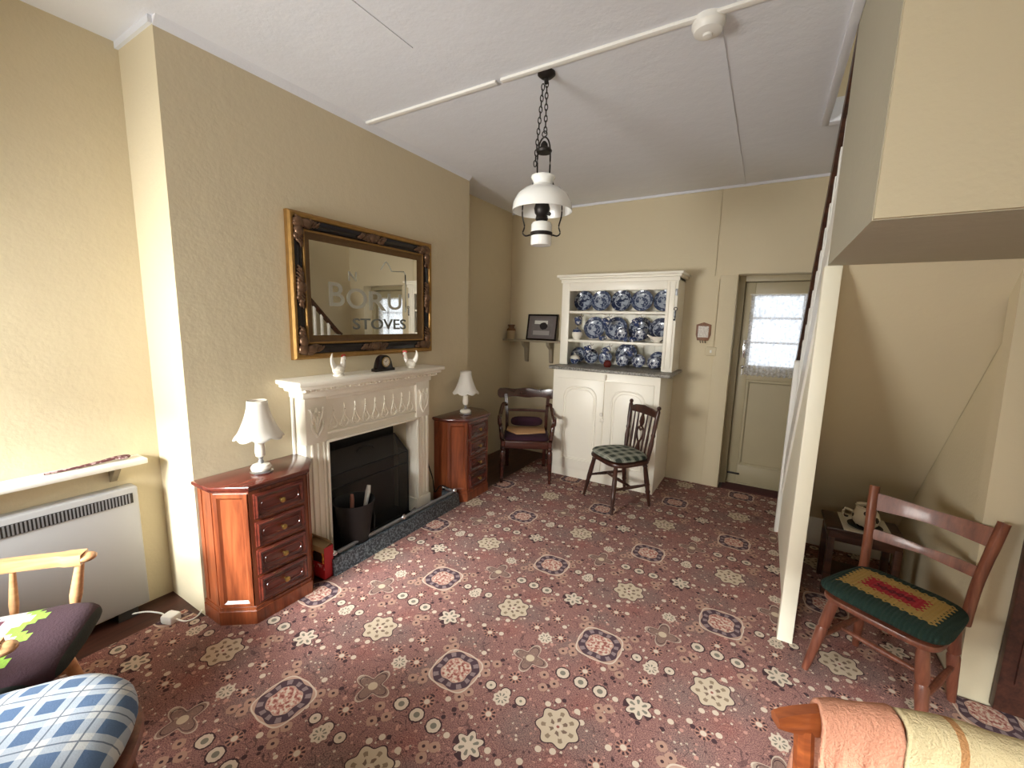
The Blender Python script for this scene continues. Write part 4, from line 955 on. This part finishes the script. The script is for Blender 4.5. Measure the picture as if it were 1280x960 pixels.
mb.tube([(.014*math.cos(2*PI*i/12), 0, .56+.014*math.sin(2*PI*i/12)) for i in range(12)], .003, 5, closed=True, up=(0, 1, 0)); mb.build('hanger', M['iron'], hl)
MB().lathe([(0, .468), (.038, .468), (.042, .478), (.036, .488), (.02, .495), (.018, .512), (.008, .524), (0, .526)], 24).build('smoke_bell', M['iron'], hl)
mb = MB().lathe([(.062, .352), (.064, .345), (.052, .325), (.05, .31), (.062, .30), (.10, .285), (.135, .255), (.155, .215), (.16, .175), (.157, .175), (.151, .215), (.131, .251), (.097, .28), (.058, .295), (.045, .305), (.047, .325), (.058, .345), (.062, .352)], 48); mb.build('lamp_shade', M['glasswhite'], hl)
MB().lathe([(.0, 0), (.052, 0), (.056, .006), (.056, .105), (.048, .118), (.03, .124), (0, .124)], 32).build('oil_font', M['glasswhite'], hl)
MB().lathe([(.0575, .048), (.06, .05), (.06, .066), (.0575, .068)], 32).build('font_ring', M['iron'], hl)
mb = MB().lathe([(.026, .124), (.034, .135), (.03, .155), (.038, .165), (.043, .19), (.036, .215), (.022, .225), (0, .225)], 24).tube([(.03, -.01, .15), (.06, -.03, .15)], .003, 6).lathe([(0, 0), (.01, 0), (.01, .004), (0, .004)], 12, tr(.06, -.03, .15) @ rot('X', 90)); mb.build('burner', M['iron'], hl)
MB().lathe([(.024, .225), (.036, .255), (.03, .29), (.022, .34)], 24).build('lamp_chimney', M['thinglass'], hl)
mb = MB()
for s in (-1, 1): mb.tube(catmull([(s*.06, 0, .055), (s*.085, 0, .05), (s*.10, 0, .065), (s*.092, 0, .10), (s*.105, 0, .16), (s*.098, 0, .24), (s*.06, 0, .30), (s*.036, 0, .36)]), .0042, 6)
mb.bm.transform(rot('Z', 25)); mb.build('lamp_cradle', M['iron'], hl)
# ------------------------------------------------------------------ storage heater and shelf
ht = thing('storage_heater', 'white storage heater with a dark slotted grille on the left wall', 'heater', (-2.72, .2, 0))
put(MB().box((-2.766, -.45, .035), (-2.68, .79, .685), .012), 'heater_case', M['heater'], ht)
put(MB().box((-2.683, -.42, .603), (-2.6775, .765, .655)), 'grille', M['grille'], ht)
mb = MB()
for k in range(94): mb.box((-2.68, -.415+k*.0125, .605), (-2.6745, -.409+k*.0125, .653))
o_ = put(mb, 'grille_bars', M['steel'], ht, 0)
for y in (-.36, .70): put(MB().box((-2.755, y-.04, -.012), (-2.69, y+.04, .04)), 'foot', M['grille'], ht)
ws = thing('wall_shelf', 'narrow white shelf on the left wall above the heater', 'shelf', (-2.70, .2, .82))
put(MB().box((-2.768, -.5, .80), (-2.645, .83, .827), .004), 'shelf_board', M['white'], ws)
for y in (.72, -.3): put(MB().prism([(-2.768, .80), (-2.67, .80), (-2.68, .785), (-2.75, .715), (-2.768, .71)], y-.012, y+.012, Matrix(((1, 0, 0, 0), (0, 0, 1, 0), (0, 1, 0, 0), (0, 0, 0, 1)))), 'bracket', M['greypaint_wood'], ws)
t = thing('ornament_strap', 'slim dark red patterned ornament lying on the shelf over the heater', 'ornament', (-2.71, .64, .827))
g = G('red_pattern'); o_ = g.coord(); d = g.voro(55, o_); g.set(g.mix(g.below(d, .4), lin((88, 46, 48)), lin((176, 150, 150))), .5)
mb = MB().sweep(catmull([(0, -.16, .006), (.004, -.06, .008), (0, .03, .012), (-.004, .09, .016), (0, .125, .012)]), [(.016*math.cos(a), .008*math.sin(a)) for a in [2*PI*k/10 for k in range(10)]], (0, 0, 1), [(.25+.9*min(1, i/18), .5+.5*min(1, i/18)) for i in range(25)]); mb.build('strap_body', g.mat, t)
mb = MB().tube([(.022*math.cos(2*PI*i/14), .115+.022*math.sin(2*PI*i/14), .014) for i in range(14)], .006, 6, closed=True); mb.build('loop', g.mat, t)
t = thing('plug_adapter', 'white plug adapter lying on the carpet beside the chimney breast', 'plug', (-2.47, .80, 0), 20); MB().box((-.035, -.03, 0), (.035, .03, .045), .012).build('plug_body', M['plastic'], t); MB().tube(catmull([(.03, 0, .02), (.08, .01, .008), (.10, .05, .006), (.08, .10, .006)]), .004, 6).tube(catmull([(-.03, 0, .02), (-.10, .03, .008), (-.2, .02, .006), (-.28, -.04, .006)]), .004, 6).build('flex', M['plastic'], t)
# ------------------------------------------------------------------ chairs
TP = [(0, .016), (.06, .017), (.08, .022), (.10, .017), (.3, .020), (.5, .021), (.62, .017), (.66, .022), (.70, .017), (.9, .013), (1, .012)]
def circ(r, n=10, fx=1, fy=1): return [(r*fx*math.cos(2*PI*k/n), r*fy*math.sin(2*PI*k/n)) for k in range(n)]
# --- spindle-back dining chair in front of the dresser
ch = thing('dining_chair', 'dark spindle-back wooden chair with a green plaid cushion in front of the dresser', 'chair', (-1.0, 3.562, 0), 141.9)
W = M['darkchair']
MB().prism([(p[0]*(1+.05*p[1]/.2), p[1]) for p in superellipse(.215, .205, 4)], .385, .42, None, .012).build('seat', W, ch)
for sx in (-1, 1):
    MB().turned((sx*.16, .15, .39), (sx*.222, .21, 0), TP, 14).build('leg', W, ch)
    MB().turned((sx*.15, -.15, .39), (sx*.178, -.205, 0), TP, 14).build('leg', W, ch)
    MB().turned((sx*.195, .185, .20), (sx*.175, -.19, .20), [(0, .009), (.5, .015), (1, .009)], 10).build('stretcher', W, ch)
    MB().turned((sx*.16, -.170, .41), (sx*.188, -.228, .885), [(0, .014), (.1, .016), (.3, .020), (.42, .014), (.46, .019), (.5, .014), (.62, .018), (.9, .018), (.93, .012), (.96, .019), (.99, .013), (1, .004)], 14).build('back_post', W, ch)
    for q in (.055, .105): MB().turned((sx*q*.95, -.172, .415), (sx*q*1.08, -.221, .80), [(0, .006), (.4, .011), (.7, .008), (1, .006)], 10).build('spindle', W, ch)
MB().turned((-.187, 0, .20), (.187, 0, .20), [(0, .009), (.5, .015), (1, .009)], 10).build('stretcher', W, ch)
mb = MB().prism([(-.185, .0), (-.14, .008), (0, .012), (.14, .008), (.185, 0), (.185, .05), (.11, .075), (0, .088), (-.11, .075), (-.185, .05)], -.011, .011, tr(0, -.217, .775) @ rot('X', 90+7), .004); mb.build('crest_rail', W, ch)
mb = MB(); Msp = tr(0, -.172, .415) @ rot('X', 90+7)
mb.prism([(-.022, 0), (.022, 0), (.03, .05), (.016, .10), (.012, .13), (-.012, .13), (-.016, .10), (-.03, .05)], -.006, .006, Msp, .002)
for s in (-1, 1): mb.tube([Msp @ Vector(p) for p in catmull([(s*.008, .12, 0), (s*.036, .17, 0), (s*.045, .21, 0), (s*.03, .245, 0), (0, .225, 0)])], .009, 8)
mb.tube([Msp @ Vector(p) for p in catmull([(-.03, .245, 0), (0, .262, 0), (.03, .245, 0)])], .008, 8)
mb.prism([(-.01, .255), (.01, .255), (.03, .295), (.024, .335), (.012, .36), (.012, .40), (-.012, .40), (-.012, .36), (-.024, .335), (-.03, .295)], -.006, .006, Msp, .002)
mb.build('splat', W, ch)
cu = MB().pad([(p[0]*(1+.1*p[1]/.2), p[1]) for p in superellipse(.215, .205, 3.2, 44)], .035, .435, 5, 9, None, .45).jitter(.003, 9).build('seat_cushion', M['greencheck'], None, 80)
cu.location = (-1.0, 3.562, .003); cu.rotation_euler = (0, 0, math.radians(141.9)); tag(cu, 'green and grey plaid seat cushion on the dark spindle-back chair', 'cushion')
# --- mahogany carver in the corner
ch = thing('armchair', 'old dark mahogany armchair with scrolled arms in the far left corner', 'chair', (-2.0, 3.67, 0), -150.6)
W = M['oldchair']
for sx in (-1, 1):
    MB().turned((sx*.225, .225, .42), (sx*.235, .235, 0), [(0, .026), (.12, .026), (.14, .018), (.18, .028), (.22, .02), (.26, .027), (.4, .028), (.7, .02), (.86, .016), (.88, .022), (.91, .015), (1, .014)], 16).build('leg', W, ch)
    MB().sweep(catmull([(sx*.20, -.20, .42), (sx*.20, -.215, .25), (sx*.20, -.25, .10), (sx*.20, -.29, 0)]), [(-.018, -.018), (.018, -.018), (.018, .018), (-.018, .018)], (0, 1, 0)).build('leg', W, ch)
    MB().sweep(catmull([(sx*.205, -.20, .38), (sx*.207, -.20, .55), (sx*.215, -.215, .68), (sx*.225, -.235, .80)]), [(-.016, -.02), (.016, -.02), (.016, .02), (-.016, .02)], (0, 1, 0)).build('back_post', W, ch)
    MB().sweep(catmull([(sx*.215, -.205, .69), (sx*.245, -.15, .71), (sx*.262, -.05, .665), (sx*.268, .05, .625), (sx*.268, .14, .64), (sx*.265, .19, .615), (sx*.262, .19, .575), (sx*.26, .15, .565), (sx*.25, .16, .50), (sx*.238, .19, .42)]), circ(.019, 10, .9, 1.1), (1, 0, 0)).build('arm', W, ch)
mb = MB().box((-.245, .195, .345), (.245, .24, .42), .008).box((-.225, -.225, .345), (.225, -.19, .42), .008)
for sx in (-1, 1): mb.sweep([(sx*.238, .21, .382), (sx*.212, -.20, .382)], [(-.015, -.037), (.015, -.037), (.015, .037), (-.015, .037)])
mb.build('seat_frame', W, ch)
pts = [(-.31, -.215, 0), (-.2, -.255, 0), (0, -.285, 0), (.2, -.255, 0), (.31, -.215, 0)]
P_ = catmull(pts, 8); n_ = len(P_); hs = []
for i in range(n_):
    t = abs(i/(n_-1)*2-1); hs.append((1, .75+.25*math.cos(t*PI*1.5)**2 if t < .8 else max(.45, 1-.6*((t-.8)/.2)**2)))
MB().sweep([p+Vector((0, 0, .815)) for p in P_], [(-.012, -.055), (.012, -.055), (.016, -.03), (.013, .03), (.008, .05), (-.008, .05), (-.012, .03)], (0, 0, 1), hs).build('crest_rail', W, ch)
MB().sweep([p for p in catmull([(-.21, -.20, .635), (0, -.225, .635), (.21, -.20, .635)])], [(-.01, -.014), (.01, -.014), (.012, 0), (.01, .014), (-.01, .014), (-.012, 0)]).build('back_rail', W, ch)
MB().pad(superellipse(.225, .20, 6, 44), .045, .415, 5, 9, None, .3).build('seat', M['purple'], ch, 80)['label'] = 'dark purple upholstered seat'
def at_chair(o, th, z=0):
    o.location = Vector(th.location)+Vector((0, 0, z)); o.rotation_euler = th.rotation_euler; return o
k = MB().prism([(-.19, -.165), (.20, -.165), (.205, -.02), (.10, .13), (-.03, .11), (-.19, .04)], .452, .47, None, .006).jitter(.004, 12).build('knitted_mat', M['tan'], None, 80); at_chair(k, ch); tag(k, 'tan knitted mat lying on the purple seat of the armchair', 'mat')
k = MB().pad(superellipse(.165, .05, 4, 36), .045, 0, 4, 7, None, .8).build('bolster', M['purple'], None, 80); k.rotation_euler = (math.radians(62), 0, math.radians(-150.6))
k.location = Matrix.Rotation(math.radians(-150.6), 4, 'Z') @ Vector((.0, -.14, .53)) + Vector((-2.0, 3.67, 0)); tag(k, 'dark purple cushion pad propped against the back of the armchair', 'cushion')
# --- red wood chair under the stairs
ch = thing('kitchen_chair', 'reddish wooden ladder-back chair with a crochet cushion by the cream post', 'chair', (.575, 2.272, 0), 148.5)
W = M['redchair']
MB().prism([(p[0]*(1+.06*p[1]/.18), p[1]) for p in superellipse(.195, .185, 5)], .365, .392, None, .01).build('seat', W, ch)
LP = [(0, .019), (.1, .022), (.35, .023), (.38, .018), (.42, .023), (.8, .018), (1, .014)]
for sx in (-1, 1):
    MB().turned((sx*.15, .14, .37), (sx*.205, .19, 0), LP, 14).build('leg', W, ch)
    MB().turned((sx*.155, -.15, .37), (sx*.175, -.20, 0), LP, 14).build('leg', W, ch)
    MB().sweep(catmull([(sx*.178, -.165, .375), (sx*.185, -.185, .55), (sx*.20, -.216, .70), (sx*.212, -.245, .815)]), circ(.02, 12, .95, 1.15), (0, 1, 0), [1]*12+[1.05]*7).build('back_post', W, ch)
    MB().turned((sx*.18, .165, .17), (sx*.166, -.175, .17), [(0, .009), (.5, .014), (1, .009)], 10).build('stretcher', W, ch)
MB().turned((-.172, 0, .17), (.172, 0, .17), [(0, .009), (.5, .014), (1, .009)], 10).build('stretcher', W, ch)
for z, h, dz_ in ((.745, .036, -.0), (.595, .024, .0)):
    yb = -.186-.24*(z-.56)
    P_ = catmull([(-.20, yb, z), (-.1, yb-.02, z), (0, yb-.028, z), (.1, yb-.02, z), (.20, yb, z)], 6)
    MB().sweep(P_, [(-.009, -h), (.009, -h), (.011, 0), (.009, h), (-.009, h), (-.011, 0)], (0, -.25, 1), [(1, 1-.35*(1-abs(i/12-1))**3 if z < .7 else 1-.12*math.cos((i/12-1)*PI)) for i in range(len(P_))]).build('back_rail', W, ch)
k = MB().pad([(p[0]*(1+.06*p[1]/.18), p[1]) for p in superellipse(.21, .195, 5, 44)], .035, .42, 6, 10, None, .7).jitter(.003, 14).build('crochet_cushion', M['crochet'], None, 80); at_chair(k, ch); tag(k, 'green, yellow and red crochet cushion on the reddish chair', 'cushion')
# --- side table and crockery under the stairs
tb = thing('side_table', 'small dark wooden side table tucked under the stairs', 'table', (.60, 3.06, 0))
mb = MB().box((-.19, -.11, .40), (.17, .17, .42), .004).box((-.175, -.10, .34), (.155, .155, .40), .003); mb.build('table_top', M['darktable'], tb)
for x in (-.16, .14):
    for y in (-.085, .14): MB().box((x-.017, y-.017, 0), (x+.017, y+.017, .36), .003).build('leg', M['darktable'], tb)
MB().box((-.15, -.075, .10), (.13, .13, .115)).build('shelf', M['darktable'], tb)
k = MB().box((-.11, -.14, .0), (.115, .14, .004), .001).build('table_runner', M['linen'], None); k.location = (.60, 3.09, .4205); tag(k, 'small white cloth on the dark side table under the stairs', 'cloth')
cp_ = thing('china_pot', 'white china pot with dark speckled pattern on the side table', 'pot', (.595, 3.04, .425))
MB().lathe([(0, .012), (.04, .012), (.062, .04), (.066, .07), (.055, .10), (.05, .125), (.056, .135), (.052, .137), (.046, .125), (.05, .10), (.06, .07), (.055, .04), (0, .02)], 32).build('pot_body', M['pot'], cp_)
MB().tube(catmull([(-.06, .01, .085), (-.10, .015, .09), (-.10, .015, .05), (-.062, .01, .045)]), .007, 8).build('handle', M['pot'], cp_)
MB().lathe([(0, 0), (.045, 0), (.08, .012), (.082, .016), (.045, .008), (0, .008)], 32).build('stand', M['black'], cp_)['label'] = 'black stand'
# --- low bow-arm chair in front of the heater
ch = thing('bow_armchair', 'pale wooden low bow-arm chair in front of the storage heater', 'chair', (-2.165, .135, 0), -33.1)
W = M['beech']
MB().prism(superellipse(.27, .25, 3.2), .325, .362, None, .012).build('seat', W, ch)
RA = [(-.265, .235, .585), (-.272, .12, .592), (-.27, -.02, .60), (-.235, -.17, .61), (-.13, -.25, .615), (0, -.27, .62), (.13, -.25, .615), (.235, -.17, .61), (.27, -.02, .60), (.272, .12, .592), (.265, .235, .585)]
P_ = catmull(RA, 6); n_ = len(P_)
MB().sweep(P_, [(-.022, -.022), (.022, -.022), (.027, 0), (.022, .022), (-.022, .022), (-.027, 0)], (0, 0, 1), [(1.25 if min(i, n_-1-i) < 4 else .85, 1) for i in range(n_)]).ball((-.265, .24, .585), .034, 14, (1, 1, .5)).ball((.265, .24, .585), .034, 14, (1, 1, .5)).build('bow_rail', W, ch)
for f in (.03, .17, .31, .43, .57, .69, .83, .97):
    p = P_[int(f*(n_-1))]; MB().turned((p.x*.88, p.y*.86, .35), (p.x, p.y, p.z-.005), [(0, .008), (.4, .014 if f not in (.03, .97) else .02), (1, .008 if f not in (.03, .97) else .013)], 12).build('spindle', W, ch)
for sx in (-1, 1):
    MB().turned((sx*.17, .15, .33), (sx*.23, .21, 0), LP, 12).build('leg', W, ch); MB().turned((sx*.16, -.15, .33), (sx*.21, -.22, 0), LP, 12).build('leg', W, ch)
    MB().turned((sx*.2, .18, .15), (sx*.187, -.19, .15), [(0, .009), (.5, .014), (1, .009)], 10).build('stretcher', W, ch)
k = MB().pad(superellipse(.225, .225, 5, 44), .055, 0, 6, 10, None, .6).jitter(.004, 9).build('knitted_cushion', M['zigzag'], None, 80); at_chair(k, ch, .395); k.location += Vector((.05, .075, 0)); tag(k, 'dark knitted cushion with white and lime zigzags on the bow-arm chair', 'cushion')
# --- round-seated chair nearest the camera
ch = thing('round_seat_chair', 'wooden chair with a round seat at the bottom left corner nearest the camera', 'chair', (-1.43, .10, 0), -30)
W = M['redchair']
MB().prism(superellipse(.265, .265, 2.3), .43, .465, None, .012).build('seat', W, ch)
for sx in (-1, 1):
    MB().turned((sx*.16, .15, .43), (sx*.21, .21, 0), LP, 12).build('leg', W, ch); MB().turned((sx*.15, -.15, .43), (sx*.20, -.22, 0), LP, 12).build('leg', W, ch)
MB().tube(catmull([(-.19, -.16, .45), (-.20, -.21, .65), (-.15, -.25, .84), (0, -.265, .90), (.15, -.25, .84), (.20, -.21, .65), (.19, -.16, .45)]), .014, 10, up=(0, 1, 0)).build('bow_back', W, ch)
for x in (-.1, -.035, .035, .1): MB().turned((x*.9, -.18, .45), (x*1.1, -.255, .87 if abs(x) < .05 else .855), [(0, .006), (.4, .01), (1, .006)], 10).build('spindle', W, ch)
k = MB().pad(superellipse(.255, .255, 2.5, 48), .065, 0, 5, 10, None, .5).jitter(.006, 7).build('check_cushion', M['bluecheck'], None, 80); at_chair(k, ch, .50); tag(k, 'blue and white checked seat cushion on the round-seated chair', 'cushion')
# --- chair with towels over its back, bottom right
ch = thing('towel_chair', 'orange wooden ladder-back chair at bottom right with towels over its back', 'chair', (.365, .73, 0), -163.7)
W = M['orangewood']
MB().prism([(p[0]*(1+.06*p[1]/.2), p[1]) for p in superellipse(.20, .20, 5)], .42, .45, None, .01).build('seat', W, ch)
for sx in (-1, 1):
    MB().turned((sx*.17, .17, .42), (sx*.19, .20, 0), LP, 12).build('leg', W, ch); MB().turned((sx*.165, -.175, .42), (sx*.18, -.205, 0), LP, 12).build('leg', W, ch)
    MB().sweep(catmull([(sx*.175, -.18, .43), (sx*.175, -.19, .62), (sx*.18, -.215, .82)]), circ(.017, 10), (0, 1, 0)).build('back_post', W, ch)
P_ = catmull([(-.235, -.20, .835), (-.12, -.222, .838), (0, -.23, .84), (.12, -.222, .838), (.235, -.20, .835)], 6); n_ = len(P_)
MB().sweep(P_, [(-.010, -.028), (.010, -.028), (.015, 0), (.010, .028), (-.010, .028), (-.015, 0)], (0, 0, 1), [(1, .3+.7*math.sin(PI*min(1, (min(i, n_-1-i)+.3)/6)/2)) for i in range(n_)]).build('crest_rail', W, ch)
P_ = catmull([(-.18, -.198, .64), (0, -.22, .64), (.18, -.198, .64)], 6)
MB().sweep(P_, [(-.01, -.024), (.01, -.024), (.01, .024), (-.01, .024)]).build('back_rail', W, ch)
def towel(name, label, x0, x1, mat, seed, drop0, drop1, notch=None):
    mb = MB(); bm = mb.bm; nx, R = 44, .036; rows = []
    for i in range(nx+1):
        u = i/nx; x = x0+(x1-x0)*u; col = []
        yc = -.23+.75*x*x; wob = .010*math.sin(16*u+seed)+.006*math.sin(37*u+2*seed)
        prof = [(R+.014+wob*1.5, -drop0*(1+.08*math.sin(9*u+seed))), (R+.008+wob, -.6*drop0), (R+.003+wob*.5, -.3*drop0), (R, -.04)]
        prof += [(R*math.cos(a), R*math.sin(a)*1.15) for a in [PI*k/8 for k in range(0, 9)]]
        prof += [(-R, -.04), (-R-.004-wob*.5, -.3*drop1), (-R-.008-wob, -.6*drop1), (-R-.014-wob*1.4, -drop1*(1+.1*math.sin(7*u+2*seed)))]
        for a, b in prof: col.append(bm.verts.new((x, yc+a, .838+b)))
        rows.append(col)
    for A, B in zip(rows, rows[1:]):
        for k in range(len(A)-1): bm.faces.new((A[k], A[k+1], B[k+1], B[k]))
    mb.jitter(.004, 22, seed)
    o = mb.build(name, mat, None, 80); m_ = o.modifiers.new('s', 'SOLIDIFY'); m_.thickness = .009; m_.offset = 1
    at_chair(o, ch); return tag(o, label, 'towel')
towel('towel', 'peach towel draped over the left end of the orange chair back', .165, .035, M['peach'], 1.3, .15, .17)
towel('towel', 'pale yellow striped towel draped over the orange chair back beside the peach one', .030, -.20, M['yellow'], 2.9, .16, .16)
# ------------------------------------------------------------------ light, camera
wd = bpy.data.worlds.new('world'); SC.world = wd; wd.use_nodes = True
bgn = wd.node_tree.nodes['Background']; bgn.inputs[0].default_value = (.86, .93, 1, 1); bgn.inputs[1].default_value = WORLD
def area(name, loc, direction, sx, sy, energy, col):
    l = bpy.data.lights.new(name, 'AREA'); l.shape = 'RECTANGLE'; l.size = sx; l.size_y = sy; l.energy = energy; l.color = col
    o = bpy.data.objects.new(name, l); COL.objects.link(o); o.location = loc
    o.rotation_euler = Vector(direction).to_track_quat('-Z', 'Y').to_euler(); return o
area('window_fill', ((W1[0]+W1[1])/2, YN-.04, (W1[2]+W1[3])/2), (.2, 1, -.06), W1[1]-W1[0]-.1, W1[3]-W1[2]-.1, E_W1, (.99, .985, .94)).data.spread = math.radians(115)
area('window_fill', ((W_FILL[0]+W_FILL[1])/2, YN-.04, (W_FILL[2]+W_FILL[3])/2), (-.1, 1, .0), W_FILL[1]-W_FILL[0]-.1, W_FILL[3]-W_FILL[2]-.1, E_FILL, (1, .97, .88)).data.spread = math.radians(140)  # fill lamp in the made-up second opening
area('sky_over_roofs', (-2.3, -9.0, 5.75), (0.03, 8.3, -4.4), 6.0, 2.1, E_SKY, (.95, 1, 1))
area('stairwell_fill', (.55, 2.3, 4.2), (0, .2, -1), .5, 1.2, E_ST, (1, .97, .92))  # added fill lamp in the closed shaft, no skylight there
cam = bpy.data.cameras.new('camera'); co = bpy.data.objects.new('camera', cam); COL.objects.link(co); SC.camera = co
yaw, pit, rol, FPX = 0.53693624, 0.14675135, -0.02460881, 527.12
cy_, sy_, cp2, sp2, cr, sr = math.cos(yaw), math.sin(yaw), math.cos(pit), math.sin(pit), math.cos(rol), math.sin(rol)
f_ = Vector((-sy_, cy_, 0)); r_ = Vector((cy_, sy_, 0)); d_ = Vector((0, 0, -1))
f2 = f_*cp2+d_*sp2; d2 = d_*cp2-f_*sp2; r3 = r_*cr+d2*sr; d3 = d2*cr-r_*sr
co.matrix_world = Matrix(((r3.x, -d3.x, -f2.x, 0), (r3.y, -d3.y, -f2.y, 0), (r3.z, -d3.z, -f2.z, 1.56), (0, 0, 0, 1)))
cam.sensor_width = 36; cam.sensor_fit = 'HORIZONTAL'; cam.lens = FPX/1280*36; cam.clip_start = .02
vs = SC.view_settings; vs.view_transform = 'Standard'; vs.look = 'None'; vs.gamma = 1; vs.exposure = EXPO; vs.use_curve_mapping = False
SC.cycles.use_denoising = True; SC.cycles.max_bounces = 10; SC.cycles.diffuse_bounces = 6; SC.cycles.transparent_max_bounces = 12
